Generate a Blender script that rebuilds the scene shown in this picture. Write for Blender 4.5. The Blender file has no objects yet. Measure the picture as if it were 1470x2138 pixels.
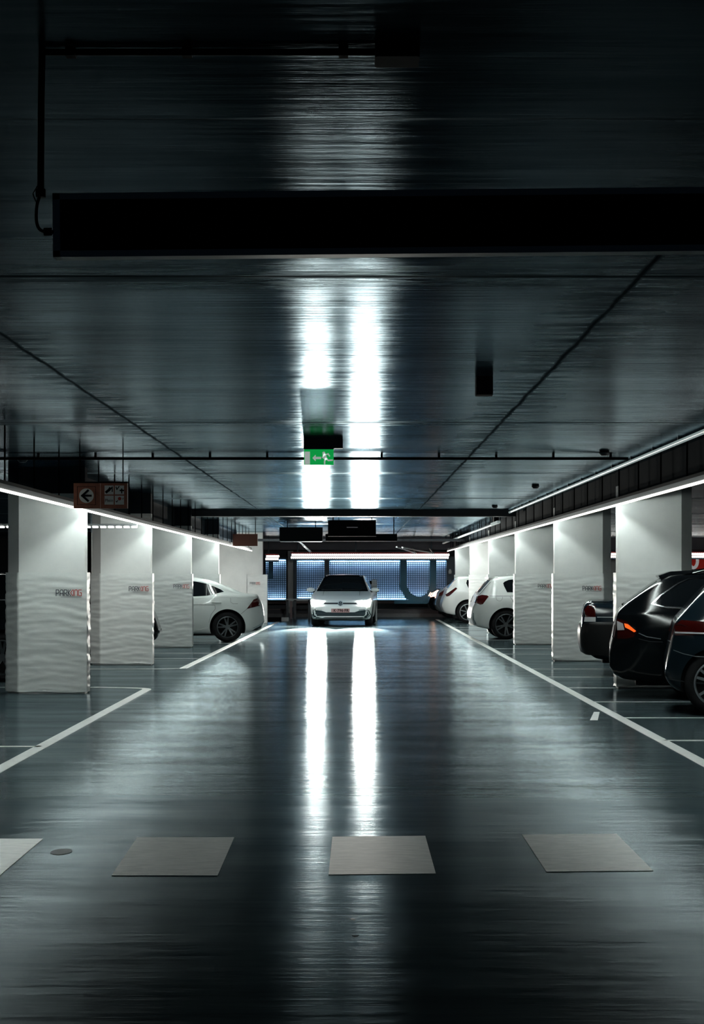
import bpy, bmesh, math, random
from mathutils import Vector, Matrix, noise
from mathutils.bvhtree import BVHTree
random.seed(7)
S = bpy.context.scene
COL = S.collection
# ------------------------------------------------------------------ camera
F = 3700.0; H = 1.42; CZ = 2.74
cam = bpy.data.cameras.new('camera'); co = bpy.data.objects.new('camera', cam); COL.objects.link(co)
co.location = (0, 0, H); co.rotation_euler = (math.pi/2, 0, 0)
cam.sensor_fit = 'VERTICAL'; cam.sensor_height = 24.0; cam.lens = 24.0*F/2138
cam.shift_x = -8/2138; cam.shift_y = 134/2138; cam.clip_end = 300
S.camera = co
# ------------------------------------------------------------------ world, exposure
w = bpy.data.worlds.new('world'); S.world = w; w.use_nodes = True
w.node_tree.nodes['Background'].inputs[0].default_value = (.25, .45, .7, 1)
w.node_tree.nodes['Background'].inputs[1].default_value = .04
S.view_settings.view_transform = 'Standard'; S.view_settings.look = 'None'
S.view_settings.gamma = 1; S.view_settings.use_curve_mapping = False
S.view_settings.exposure = 0.0
S.cycles.use_denoising = True
S.cycles.max_bounces = 8; S.cycles.diffuse_bounces = 4; S.cycles.glossy_bounces = 5
S.cycles.sample_clamp_indirect = 6.0
S.cycles.caustics_reflective = True
SIDE_STRENGTH = 38.0  # bay-side strips added inside the light trays
LED_STRENGTH = 115.0        # ceiling tray light lines
FAR_LED = 4.5              # dotted warm bar on the far wall
BLUE_LED = 22.0            # strips inside the perforated screen
LAMP_LENS = 3000.0          # headlamp lens
ADDED_LAMP_W = 60.0             # unseen lamp added behind the dark flat box to brighten the oncoming car
FLOOR_SHEEN, CEIL_SHEEN = .9, 1.15
BEAM_W = 110000.0             # headlamp beam

# ------------------------------------------------------------------ helpers
def bx(bm, x0, x1, y0, y1, z0, z1):
    v = [bm.verts.new(p) for p in ((x0,y0,z0),(x1,y0,z0),(x1,y1,z0),(x0,y1,z0),(x0,y0,z1),(x1,y0,z1),(x1,y1,z1),(x0,y1,z1))]
    return [bm.faces.new([v[i] for i in f]) for f in ((0,3,2,1),(4,5,6,7),(0,1,5,4),(1,2,6,5),(2,3,7,6),(3,0,4,7))]
def tube(bm, pts, r, n=10, caps=True):
    rings = []
    pts = [Vector(p) for p in pts]
    for i, p in enumerate(pts):
        d = (pts[min(i+1,len(pts)-1)] - pts[max(i-1,0)]).normalized()
        a = d.orthogonal().normalized() if abs(d.z) > .9 else d.cross(Vector((0,0,1))).normalized()
        b = d.cross(a).normalized()
        rr = r[i] if isinstance(r, (list,tuple)) else r
        rings.append([bm.verts.new(p + (a*math.cos(2*math.pi*k/n) + b*math.sin(2*math.pi*k/n))*rr) for k in range(n)])
    for i in range(len(rings)-1):
        for k in range(n):
            bm.faces.new((rings[i][k], rings[i][(k+1)%n], rings[i+1][(k+1)%n], rings[i+1][k]))
    if caps:
        bm.faces.new(rings[0][::-1]); bm.faces.new(rings[-1])
def prism(bm, pts, fn, d0, d1):
    """closed outline pts (2-D); fn(a,b,d)->3-D; extruded between d0 and d1"""
    A = [bm.verts.new(fn(a,b,d0)) for a,b in pts]; B = [bm.verts.new(fn(a,b,d1)) for a,b in pts]
    n = len(pts)
    bm.faces.new(A); bm.faces.new(B[::-1])
    for i in range(n): bm.faces.new((A[i], B[i], B[(i+1)%n], A[(i+1)%n]))
def link(name, bm, mat, parent=None, smooth=None, loc=None):
    bmesh.ops.recalc_face_normals(bm, faces=bm.faces)
    me = bpy.data.meshes.new(name); bm.to_mesh(me); bm.free()
    return link_me(name, me, mat, parent, smooth, loc)
def link_me(name, me, mat, parent=None, smooth=None, loc=None):
    for m in (mat if isinstance(mat, (list,tuple)) else [mat]): me.materials.append(m)
    if smooth:
        for p in me.polygons: p.use_smooth = True
        me.set_sharp_from_angle(angle=math.radians(smooth))
    o = bpy.data.objects.new(name, me); COL.objects.link(o)
    if parent: o.parent = parent
    if loc: o.location = loc
    return o
def thing(name, label, cat, loc=(0,0,0), rz=0, group=None):
    o = bpy.data.objects.new(name, None); COL.objects.link(o); o.location = loc; o.rotation_euler = (0,0,rz)
    o.empty_display_size = .1
    return tag(o, label, cat, group)
def tag(o, label, cat, group=None):
    o['label'] = label; o['category'] = cat
    if group: o['group'] = group
    return o
def struct(name, bm, mat, smooth=None):
    o = link(name, bm, mat, None, smooth); o['kind'] = 'structure'; return o
def catrom(pts, n):
    out = []
    P = [pts[0]] + list(pts) + [pts[-1]]
    for i in range(1, len(P)-2):
        for k in range(n):
            t = k/n; a,b,c,d = P[i-1],P[i],P[i+1],P[i+2]
            out.append(tuple(.5*((2*b[j]) + (c[j]-a[j])*t + (2*a[j]-5*b[j]+4*c[j]-d[j])*t*t + (-a[j]+3*b[j]-3*c[j]+d[j])*t**3) for j in range(len(a))))
    out.append(tuple(pts[-1])); return out

# ------------------------------------------------------------------ materials
def mat(name, col, rough=.5, metal=0, spec=.5, emit=None, es=0, coat=0, alpha=None):
    m = bpy.data.materials.new(name); m.use_nodes = True
    b = m.node_tree.nodes['Principled BSDF']
    b.inputs['Base Color'].default_value = (*col, 1); b.inputs['Roughness'].default_value = rough
    b.inputs['Metallic'].default_value = metal; b.inputs['Specular IOR Level'].default_value = spec
    if coat: b.inputs['Coat Weight'].default_value = coat; b.inputs['Coat Roughness'].default_value = .03
    if emit: b.inputs['Emission Color'].default_value = (*emit, 1); b.inputs['Emission Strength'].default_value = es
    return m
class NT:
    def __init__(s, m): s.t = m.node_tree; s.b = s.t.nodes['Principled BSDF']
    def n(s, t, **k):
        x = s.t.nodes.new(t)
        for a, v in k.items(): setattr(x, a, v)
        return x
    def l(s, a, b): s.t.links.new(a, b)
    def mth(s, op, a, b=None, c=None, clamp=False):
        x = s.n('ShaderNodeMath', operation=op, use_clamp=clamp)
        for i, v in enumerate((a,b,c)):
            if v is None: continue
            if isinstance(v, (int,float)): x.inputs[i].default_value = v
            else: s.l(v, x.inputs[i])
        return x.outputs[0]
    def noise(s, scale3, scale=1, detail=4, rough=.55, vec=None):
        tc = s.n('ShaderNodeTexCoord'); mp = s.n('ShaderNodeMapping'); s.l(tc.outputs['Object'], mp.inputs[0])
        mp.inputs['Scale'].default_value = scale3
        x = s.n('ShaderNodeTexNoise'); x.inputs['Scale'].default_value = scale; x.inputs['Detail'].default_value = detail
        x.inputs['Roughness'].default_value = rough; s.l(mp.outputs[0], x.inputs['Vector'])
        return x.outputs['Fac']
    def ramp(s, f, stops):
        r = s.n('ShaderNodeValToRGB'); s.l(f, r.inputs[0]); e = r.color_ramp.elements
        while len(e) < len(stops): e.new(.5)
        for i,(p,c) in enumerate(stops): e[i].position = p; e[i].color = (*c, 1) if len(c) == 3 else c
        return r.outputs[0]
    def bump(s, h, strength, dist=.01, prev=None):
        x = s.n('ShaderNodeBump'); x.inputs['Strength'].default_value = strength; x.inputs['Distance'].default_value = dist
        s.l(h, x.inputs['Height'])
        if prev is not None: s.l(prev, x.inputs['Normal'])
        return x.outputs[0]
    def mapr(s, f, a, b, c, d):
        x = s.n('ShaderNodeMapRange'); s.l(f, x.inputs[0])
        for i, v in enumerate((a,b,c,d)): x.inputs[i+1].default_value = v
        return x.outputs[0]

def coated(N, basecol, rough, nrm, ior, level, tint):
    """diffuse base under a clear sealer with a short-tailed sheen"""
    t = N.t; d = N.n('ShaderNodeBsdfDiffuse'); g = N.n('ShaderNodeBsdfAnisotropic'); g.distribution = 'BECKMANN'
    g.inputs['Anisotropy'].default_value = 0; g.inputs['Color'].default_value = (*tint, 1)
    N.l(basecol, d.inputs['Color']); N.l(nrm, d.inputs['Normal']); N.l(nrm, g.inputs['Normal']); N.l(rough, g.inputs['Roughness'])
    f = N.n('ShaderNodeFresnel'); f.inputs['IOR'].default_value = ior
    k = N.mth('MULTIPLY', N.mth('MULTIPLY', f.outputs[0], f.outputs[0]), level, clamp=True)
    mx = N.n('ShaderNodeMixShader'); N.l(k, mx.inputs[0]); N.l(d.outputs[0], mx.inputs[1]); N.l(g.outputs[0], mx.inputs[2])
    out = [x for x in t.nodes if x.type == 'OUTPUT_MATERIAL'][0]; N.l(mx.outputs[0], out.inputs['Surface']); t.nodes.remove(N.b)
def floor_mat():
    m = mat('floor_coating', (.12,.13,.135), .3); N = NT(m); hold = N.n('NodeReroute')
    a = N.noise((.35, 1.6, 1), 1.1, 6, .6); b = N.noise((1.2, 9, 1), 1.5, 5, .6); c = N.noise((1,1,1), .35, 3, .5)
    s1 = N.mth('ADD', N.mth('MULTIPLY', a, .5), N.mth('MULTIPLY', b, .25)); s1 = N.mth('ADD', s1, N.mth('MULTIPLY', c, .25))
    N.l(N.ramp(s1, [(.3, (.025,.042,.050)), (.5, (.050,.070,.078)), (.7, (.085,.108,.112))]), hold.inputs[0])
    ro = N.mapr(N.noise((.5, 3, 1), 1.3, 5, .6), .3, .7, .16, .23)
    h = N.bump(N.noise((.6, 5, 1), 2.2, 5, .65), .30, .010)
    h = N.bump(N.noise((.25, 1.0, 1), 1.0, 2, .5), .22, .03, h)
    lv = N.mth('MULTIPLY', N.mapr(s1, .38, .62, .55, 1.2), FLOOR_SHEEN)
    coated(N, hold.outputs[0], ro, h, 1.33, lv, (.84,.95,1))
    return m
def ceil_mat():
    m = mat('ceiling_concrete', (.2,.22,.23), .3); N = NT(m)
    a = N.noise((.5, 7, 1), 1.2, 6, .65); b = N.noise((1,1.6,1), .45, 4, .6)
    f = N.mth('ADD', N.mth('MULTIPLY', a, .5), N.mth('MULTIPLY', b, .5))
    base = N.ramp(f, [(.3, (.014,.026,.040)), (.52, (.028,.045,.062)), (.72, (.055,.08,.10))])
    tc = N.n('ShaderNodeTexCoord'); sp = N.n('ShaderNodeSeparateXYZ'); N.l(tc.outputs['Object'], sp.inputs[0])
    X, Y = sp.outputs[0], sp.outputs[1]
    wob = N.mth('MULTIPLY', N.mth('SUBTRACT', N.noise((1.5,1.5,1), 1, 3, .6), .5), .05)
    # transverse joints every 7.42 m, longitudinal joints at x=-1.93 and 1.25
    def line(v, pos, wd, soft):
        d = N.mth('ABSOLUTE', N.mth('ADD', N.mth('SUBTRACT', v, pos), wob))
        return N.mapr(d, wd, wd+soft, 1, 0)
    mod = N.mth('SUBTRACT', N.mth('MODULO', N.mth('ADD', Y, 3*7.42-.39+3.71-.0), 7.42), 3.71)
    J = N.mth('MAXIMUM', line(mod, 0, .012, .035), N.mth('MAXIMUM', line(X, -1.93, .006, .02), line(X, 1.25, .006, .02)))
    J = N.mth('MAXIMUM', J, N.mth('MULTIPLY', line(Y, 5.12, .0, .012), .8))
    # grime smudged around the joints
    gx = N.noise((.6, 5, 1), 2.0, 6, .7)
    sm = N.mth('MULTIPLY', N.mth('MAXIMUM', N.mth('MAXIMUM', line(mod, 0, .0, .45), N.mth('MULTIPLY', line(X, -1.93, .0, .35), .9)), line(X, 1.25, .0, .4)), N.mapr(gx, .42, .62, 0, .8))
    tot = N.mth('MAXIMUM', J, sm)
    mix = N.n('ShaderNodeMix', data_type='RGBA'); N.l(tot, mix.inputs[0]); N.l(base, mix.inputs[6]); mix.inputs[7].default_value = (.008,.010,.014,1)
    ro = N.mth('ADD', N.mapr(a, .3, .7, .19, .25), N.mth('MULTIPLY', tot, .3))
    h = N.bump(N.noise((.4, 6, 1), 3.0, 5, .6), .28, .01)
    h = N.bump(N.noise((.5, 1.5, 1), .8, 2, .5), .4, .03, h)
    lv = N.mth('MULTIPLY', N.mth('MULTIPLY', N.mapr(f, .38, .62, .62, 1.2), N.mth('SUBTRACT', 1, N.mth('MULTIPLY', tot, .85))), CEIL_SHEEN)
    coated(N, mix.outputs[2], ro, h, 1.45, lv, (.72,.90,1))
    return m
def rough_mat(name, c0, c1, sc, rough, scale3=(1,1,1), bump=.1):
    m = mat(name, c0, rough); N = NT(m); f = N.noise(scale3, sc, 5, .6)
    N.l(N.ramp(f, [(.3, c0), (.7, c1)]), N.b.inputs['Base Color'])
    if bump: N.l(N.bump(N.noise(scale3, sc*6, 4, .6), bump, .005), N.b.inputs['Normal'])
    return m
M = {}
M['floor'] = floor_mat(); M['ceil'] = ceil_mat()
M['pillar'] = rough_mat('painted_concrete', (.66,.67,.66), (.76,.765,.75), 2.5, .6, bump=.05)
M['pad'] = rough_mat('pillar_cover_vinyl', (.68,.70,.69), (.78,.79,.775), 5, .42, (1,1,3), .12)
M['wall'] = rough_mat('dark_wall_paint', (.09,.10,.115), (.14,.15,.165), 1.2, .7)
M['beam'] = rough_mat('beam_paint_head_shade', (.018,.024,.030), (.035,.042,.050), 1.2, .9)  # beam colour, also darkens the column heads in place of shade
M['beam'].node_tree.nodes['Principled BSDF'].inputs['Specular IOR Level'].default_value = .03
M['concrete'] = rough_mat('grey_concrete', (.16,.17,.18), (.25,.26,.27), 2, .7)
M['line'] = rough_mat('road_paint', (.34,.355,.35), (.50,.51,.495), 9, .45, (1,4,1), .1)
M['block'] = rough_mat('worn_road_paint', (.60,.61,.60), (.86,.86,.84), 6, .42, (1.5,4,1), .1)
M['black'] = mat('black_plastic', (.006,.007,.008), .8, spec=.05)
M['satin'] = mat('satin_dark_metal', (.03,.035,.04), .4, .5)
M['steel'] = mat('galvanised_steel', (.45,.48,.49), .35, .8)
M['alu'] = mat('grey_aluminium', (.30,.32,.33), .45, .5)
M['led'] = mat('led_diffuser', (.9,.9,.9), .5, emit=(.88,1,.96), es=LED_STRENGTH)
M['trayblack'] = mat('tray_inside', (.05,.05,.05), .8)
M['ledside'] = mat('added_led_side', (.9,.9,.9), .5, emit=(.88,1,.96), es=SIDE_STRENGTH)
M['ledglow'] = mat('led_edge_glow', (.9,.9,.9), .5, emit=(1,.965,.88), es=5.0)
M['ledfar'] = mat('led_dots_warm', (.9,.9,.9), .5, emit=(1,.80,.68), es=FAR_LED)
M['leddot'] = mat('led_dots_white', (.9,.9,.9), .5, emit=(1,.97,.9), es=18)
M['ledblue'] = mat('led_blue', (.9,.9,.9), .5, emit=(.36,.72,1), es=BLUE_LED)
M['dimtube'] = mat('dim_led_tube', (.8,.82,.82), .35, emit=(.8,1,.98), es=.22)
M['redline'] = mat('red_trim', (.35,.02,.015), .5)
M['screenback'] = mat('screen_backing', (.72,.70,.80), .8)
M['mesh'] = mat('perforated_dark_blue', (.012,.035,.06), .45)
M['letter'] = mat('teal_letter', (.03,.17,.27), .5)
M['tyre'] = rough_mat('rubber', (.008,.008,.009), (.016,.016,.017), 8, .8)
M['rim'] = mat('alloy', (.45,.47,.48), .3, .9)
M['rimdark'] = mat('alloy_dark', (.10,.11,.115), .3, .9)
M['tyre'].node_tree.nodes['Principled BSDF'].inputs['Specular IOR Level'].default_value = .08
M['well'] = mat('wheel_well', (.006,.006,.007), .9)
M['glass'] = mat('car_glass', (.006,.008,.010), .06, spec=.5)
M['glassgreen'] = mat('car_glass_green', (.03,.10,.08), .06, spec=.5)
M['chrome'] = mat('chrome', (.75,.77,.77), .12, 1)
M['trimblack'] = mat('black_trim', (.01,.01,.011), .35)
M['tail'] = mat('tail_lens_red', (.035,.002,.0015), .12, spec=.6)
M['taildark'] = mat('tail_lens_smoked', (.05,.006,.006), .1, spec=.6)
M['tailclear'] = mat('tail_lens_clear', (.55,.55,.56), .15, spec=.6)
M['orange'] = mat('tail_lens_lit_orange', (.8,.15,.03), .3, emit=(1,.11,.01), es=.9)
M['litwarm'] = mat('lit_lamp_warm', (.9,.6,.5), .3, emit=(1,.52,.36), es=6)
M['paintline'] = mat('panel_gap', (.10,.11,.115), .6)
def paint(name, col, rough=.28, metal=0, coat=.8): return mat(name, col, rough, metal, coat=coat)
def darkpaint(name, col): return mat(name, col, .12, 0, .32)
M['white'] = paint('white_car_paint', (.66,.68,.665), .38, 0, .35)
M['whitep'] = paint('pearl_car_paint', (.62,.65,.635), .42, 0, .25)
M['grey'] = paint('grey_car_paint', (.16,.17,.18), .3, .3)
M['blackp'] = darkpaint('black_car_paint', (.003,.004,.005))
M['navy'] = darkpaint('dark_blue_car_paint', (.006,.012,.018))
M['navy2'] = darkpaint('dark_teal_car_paint', (.006,.012,.017))

# ------------------------------------------------------------------ shell
bm = bmesh.new(); bx(bm, -13, 13, -4, 70, -.2, 0); FLOOR = struct('floor', bm, M['floor'])
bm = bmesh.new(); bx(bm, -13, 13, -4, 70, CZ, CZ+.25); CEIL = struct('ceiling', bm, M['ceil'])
bm = bmesh.new(); bx(bm, -13.2, -13, -4, 70, -.2, CZ+.25); struct('wall_left', bm, M['wall'])
bm = bmesh.new(); bx(bm, 13, 13.2, -4, 70, -.2, CZ+.25); struct('wall_right', bm, M['wall'])
bm = bmesh.new(); bx(bm, -13.2, 13.2, 63.2, 63.4, -.2, CZ+.25); struct('wall_far', bm, M['wall'])
bm = bmesh.new(); bx(bm, -4.35, 3.2, 35.4, 35.75, CZ-.125, CZ+.01); struct('trim_1', bm, M['satin'])
bm = bmesh.new(); bx(bm, 3.32, 3.5, 6, 63.2, 2.36, CZ+.01); struct('trim_2', bm, M['beam'])
bm = bmesh.new(); bx(bm, -3.75, -3.6, 22.6, 63.2, 2.36, CZ+.01); struct('trim_3', bm, M['beam'])
# far wall plinth, kerbs (structure)
bm = bmesh.new(); bx(bm, -13, 13, 62.3, 63.2, 0, .24); struct('baseboard_far', bm, M['wall'])
bm = bmesh.new(); bx(bm, -13, 13, 62.5, 63.15, .46, .57); bx(bm, -13, 13, 62.55, 62.6, .24, .26); struct('trim_4', bm, rough_mat('pinkish_kerb', (.34,.26,.25), (.42,.33,.32), 2, .6))
bm = bmesh.new(); bx(bm, -13, 13, 61.6, 62.3, 0, .12); struct('trim_5', bm, M['concrete'])

# floor paint: children of the floor
def floor_strip(name, pts, wd, m, z=.003):
    bm = bmesh.new(); P = [Vector((x,y,0)) for x,y in pts]; L=[]; R=[]
    for i,p in enumerate(P):
        d = (P[min(i+1,len(P)-1)]-P[max(i-1,0)]).normalized(); nrm = Vector((-d.y,d.x,0))*wd/2
        L.append(p+nrm); R.append(p-nrm)
    for zz in (0,):
        T = [(bm.verts.new((a.x,a.y,z)), bm.verts.new((b.x,b.y,z))) for a,b in zip(L,R)]
        B = [(bm.verts.new((a.x,a.y,-.004)), bm.verts.new((b.x,b.y,-.004))) for a,b in zip(L,R)]
    for i in range(len(P)-1):
        bm.faces.new((T[i][0],T[i][1],T[i+1][1],T[i+1][0]))
        bm.faces.new((T[i][0],T[i+1][0],B[i+1][0],B[i][0])); bm.faces.new((T[i][1],B[i][1],B[i+1][1],T[i+1][1]))
    bm.faces.new((T[0][0],B[0][0],B[0][1],T[0][1])); bm.faces.new((T[-1][0],T[-1][1],B[-1][1],B[-1][0]))
    return link(name, bm, m, FLOOR)
def arc(cx, cy, r, a0, a1, n=8): return [(cx+r*math.cos(math.radians(a0+(a1-a0)*k/n)), cy+r*math.sin(math.radians(a0+(a1-a0)*k/n))) for k in range(n+1)]
floor_strip('edge_line', [(2.64, 6), (2.64, 30), (2.66, 58)], .11, M['line'])
floor_strip('edge_line', [(-2.62, 7)] + arc(-2.92, 22.2, .30, 0, 80) + [(-3.3, 22.62), (-8, 22.62)], .11, M['line'])
floor_strip('edge_line', [(-8, 27.1), (-2.95, 27.1), (-2.66, 27.25), (-2.55, 40), (-2.42, 55)], .11, M['line'])
for y in (15.3, 17.75, 20.0, 22.5, 24.9, 27.1, 32.3, 34.7, 39.4, 41.8, 46.8, 49.2):
    floor_strip('bay_line', [(2.66, y), (8, y)], .09, M['line'])
for y in (14.76, 30.5, 32.6, 37.4, 39.9, 44.8, 47.2):
    floor_strip('bay_line', [(-2.62, y), (-8, y)], .09, M['line'])
def qfloor(px, py): return ((px-743)*H/(py-1203), F*H/(py-1203))
for q in ([(-150,1752),(90,1752),(-2,1830),(-270,1830)], [(287,1749),(489,1749),(454,1829),(233,1829)], [(694,1748),(888,1746),(910,1825),(686,1827)], [(1090,1743),(1288,1742),(1364,1819),(1141,1821)]):
    bm = bmesh.new(); pts = [qfloor(*p) for p in q]
    prism(bm, pts, lambda a,b,d: (a,b,d), -.004, .003); link('crossing_block', bm, M['block'], FLOOR)
bm = bmesh.new(); pts = [qfloor(*p) for p in ((1240,1487),(1252,1487),(1248,1504),(1232,1504))]
prism(bm, pts, lambda a,b,d: (a,b,d), -.004, .003); link('reflection_patch', bm, M['line'], FLOOR)  # pale patch painted in place of a small floor reflection
# small debris on the floor
for px, py, sx, lab in ((742,1955,.014,'dark curled leaf lying on the floor nearest the camera'), (737,1920,.013,'thin pale wood chip just beyond the dark curled leaf')):
    x, y = qfloor(px, py); bm = bmesh.new()
    pts = [(x-sx, y), (x-.3*sx, y-.010), (x+.6*sx, y-.008), (x+sx, y+.004), (x+.2*sx, y+.012), (x-.5*sx, y+.010)]
    prism(bm, pts, lambda a,b,d: (a, b, d+.1*abs(a-x)), .0005, .002)
    tag(link('leaf' if px == 742 else 'wood_chip', bm, M['black'] if px == 742 else M['line']), lab, 'leaf' if px == 742 else 'wood chip')
x, y = qfloor(128, 1779); bm = bmesh.new()
prism(bm, [(x+.055*math.cos(t*.5236), y+.10*math.sin(t*.5236)) for t in range(12)], lambda a,b,d: (a,b,d), -.004, .0025)
link('floor_drain_cover', bm, M['concrete'], FLOOR)

# ------------------------------------------------------------------ pillars with padded covers
INK = mat('dark_ink', (.03,.035,.05), .5); RED = mat('red_ink', (.45,.04,.03), .5)
def stroke(bm, pts, wd, fn, d0, d1, closed=False):
    P = [Vector(p) for p in pts]
    if closed: P = P + [P[0]]
    for i, (a, b) in enumerate(zip(P[:-1], P[1:])):
        d = (b-a).normalized(); n = Vector((-d.y,d.x))*wd/2; e = d*wd/2*.9; dz = .0002*(i%4)*(1 if wd < .1 else 6)
        prism(bm, [tuple(a-e+n), tuple(a-e-n), tuple(b+e-n), tuple(b+e+n)], fn, d0-dz, d1)
# logo letters on a 1-unit cap height
LET = {'P': [[(0,0),(0,1),(.55,1),(.68,.87),(.68,.55),(.55,.43),(.12,.43)]],
       'A': [[(0,0),(0,.75),(.2,1),(.55,1),(.72,.82),(.72,0)], [(0,.4),(.72,.4)]],
       'R': [[(0,0),(0,1),(.55,1),(.68,.87),(.68,.6),(.55,.45),(.12,.45)], [(.35,.45),(.72,0)]],
       'K': [[(0,0),(0,1)], [(.1,.5),(.55,1)], [(.1,.5),(.6,0)]],
       'k': [[(.46,1),(.02,.5),(.46,0)]],
       'I': [[(0,0),(0,1)]],
       'N': [[(0,0),(0,.85),(.15,1),(.55,1),(.68,.85),(.68,0)]],
       'G': [[(.7,1),(.15,1),(0,.85),(0,.15),(.15,0),(.6,0),(.72,.12),(.72,1.0)]]}
LET['G'] = [[(.70,1),(.12,1),(0,.88),(0,.12),(.12,0),(.70,0),(.70,.5),(.38,.5)]]
def logo(bmD, bmR, x0, z0, hgt, fn):
    x = 0
    for ch, adv, R in (('P',.98,0),('A',1.0,0),('R',.98,0),('K',.62,0),('k',.70,1),('I',.28,1),('N',.96,1),('G',.9,1)):
        for st in LET[ch]:
            stroke(bmR if R else bmD, [(x0+(x+a)*hgt*.70, z0+b*hgt) for a,b in st], .12*hgt, fn, 0, .004)
        x += adv
    stroke(bmD, [(x0+1.2*hgt*.7, z0-.22*hgt), (x0+(x-.2)*hgt*.7, z0-.22*hgt)], .05*hgt, fn, 0, .004)
PH = 1.465
def pillar(side, y, xe, label, wd=.80, seed=0, group=None, logoon=True, thick=.2):
    """side=-1 left row, +1 right row; xe = aisle-side edge of the bare column"""
    r = thing('concrete_pillar', label, 'pillar', (0, y, 0), 0, group)
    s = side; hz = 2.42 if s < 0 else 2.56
    foot = [(xe, 0), (xe, thick), (xe+s*(wd+.16), thick+.02), (xe+s*(wd+.16), .16), (xe+s*wd, 0)]
    bm = bmesh.new(); prism(bm, foot, lambda a,b,d: (a,b,d), 0, hz); link('column', bm, M['pillar'], r)
    bm = bmesh.new(); prism(bm, foot, lambda a,b,d: (a,b,d), hz, CZ+.005); link('column_head_shade', bm, M['beam'], r)  # upper column coloured dark to stand in for shade above the tray
    # cover path: around the front, both ends and a little of the back
    o = .028
    path = [(xe-s*.005, thick+o), (xe-s*o, thick+o), (xe-s*o, -o), (xe+s*(wd+o*.3), -o), (xe+s*(wd+.16+o), .16-o*.5), (xe+s*(wd+.16+o), thick+.02+o), (xe, thick+.02+o)]
    seg = []; S0 = 0
    for (a,b),(c,d) in zip(path[:-1], path[1:]):
        L = math.hypot(c-a, d-b); n = max(1, int(L/.022))
        for k in range(n): seg.append((a+(c-a)*k/n, b+(d-b)*k/n, S0+L*k/n, (c-a)/L, (d-b)/L))
        S0 += L
    seg.append((*path[-1], S0, 1, 0))
    bm = bmesh.new(); rows = []
    nz = 76
    for i in range(nz+1):
        z = .012 + (PH-.012)*i/nz; row = []
        for (px_, py_, s_, dx, dy) in seg:
            amp = min(1, (PH-z)/.15)
            nn = noise.noise(Vector((s_*1.6+seed*13.1, z*17 + .6*math.sin(s_*5+seed), seed))) + .6*noise.noise(Vector((s_*5+seed*3, z*38, seed+5)))
            nn2 = noise.noise(Vector((s_*2.2+seed, z*3, 7)))
            lift = .0
            if z < .05: lift = .018*noise.noise(Vector((s_*3+seed, 0, 2))) + .01
            dd = .010*amp*nn + .008*nn2*amp
            nx, ny = dy, -dx
            # outward = away from column centre
            cx = xe+s*(wd+.16)/2; cy = thick/2
            if (px_-cx)*nx + (py_-cy)*ny < 0: nx, ny = -nx, -ny
            row.append(bm.verts.new((px_+nx*dd, py_+ny*dd, z+lift)))
        rows.append(row)
    for i in range(nz):
        for k in range(len(seg)-1): bm.faces.new((rows[i][k], rows[i][k+1], rows[i+1][k+1], rows[i+1][k]))
    # top lip turned in towards the column
    lip = [bm.verts.new(((v.co.x-(xe+s*(wd+.16)/2))*.93+(xe+s*(wd+.16)/2), (v.co.y-thick/2)*.8+thick/2, v.co.z-.002)) for v in rows[-1]]
    for k in range(len(seg)-1): bm.faces.new((rows[-1][k], rows[-1][k+1], lip[k+1], lip[k]))
    pad = link('padded_cover', bm, M['pad'], r, 60)
    if logoon:
        bmD, bmR = bmesh.new(), bmesh.new()
        x0 = (xe-.34) if s < 0 else (xe+wd-.34)
        fn = lambda a,b,d: (a, -o-.020+d*.5-.0015, b)
        logo(bmD, bmR, x0, 1.185, .070, fn)
        link('dark_lettering', bmD, INK, pad)
        link('red_lettering', bmR, RED, pad)
    return r
LP = ['nearest pillar of the left row, its cover logo plainest to read', 'second pillar of the left row, just behind the nearest one',
      'third pillar of the left row, right beside the white saloon', 'fourth pillar of the left row, behind the roof of the white saloon']
for i, (y, lab) in enumerate(zip((21.42, 28.3, 35.2, 42.3), LP)):
    pillar(-1, y, -3.275, 'white ' + lab, seed=i+1, group='pillars of the left row')
RP = ['nearest pillar of the right row, partly hidden behind the black estate', 'second pillar of the right row, beside the dark old saloon',
      'third pillar of the right row, right of the white hatchback wheel', 'fourth pillar of the right row, behind the white hatchback roof',
      'fifth pillar of the right row, narrow strip left of the fourth', 'sixth and farthest pillar of the right row, by the grey hatchback']
for i, (y, lab) in enumerate(zip((22.36, 29.5, 36.7, 44.1, 51.3, 59.0), RP)):
    pillar(1, y, 3.31, 'white ' + lab, seed=i+11, group='pillars of the right row')
# wide pier at the end of the left row
r = thing('concrete_pier', 'wide pale wall pier closing the left row behind the white saloon', 'wall pier', (0, 53.6, 0))
bm = bmesh.new(); bx(bm, -8, -2.82, 0, .3, 0, CZ-.002); link('column', bm, M['pillar'], r)
bm = bmesh.new(); rows = []
for i in range(41):
    z = .01 + 1.46*i/40
    rows.append([bm.verts.new((x_, y_ + .008*noise.noise(Vector((x_*2, z*14, 3))), z)) for x_, y_ in [(-3.28+.04*k, -.045) for k in range(16)] + [(-2.68+.0, .02), (-2.68, .2), (-2.68, .34), (-2.82, .34)]])
for i in range(40):
    for k in range(len(rows[0])-1): bm.faces.new((rows[i][k], rows[i][k+1], rows[i+1][k+1], rows[i+1][k]))
lo = rows[0]; bm.faces.new(rows[-1])
p = link('padded_cover', bm, M['pad'], r, 50)
bmD, bmR = bmesh.new(), bmesh.new(); logo(bmD, bmR, -3.2, 1.17, .070, lambda a,b,d: (a, -.058+d*.5, b))
link('dark_lettering', bmD, INK, p); link('red_lettering', bmR, RED, p)
# dark post behind second left pillar etc.: small dark sign rails on the far flank of the pillars are part of the column chamfer

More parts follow.
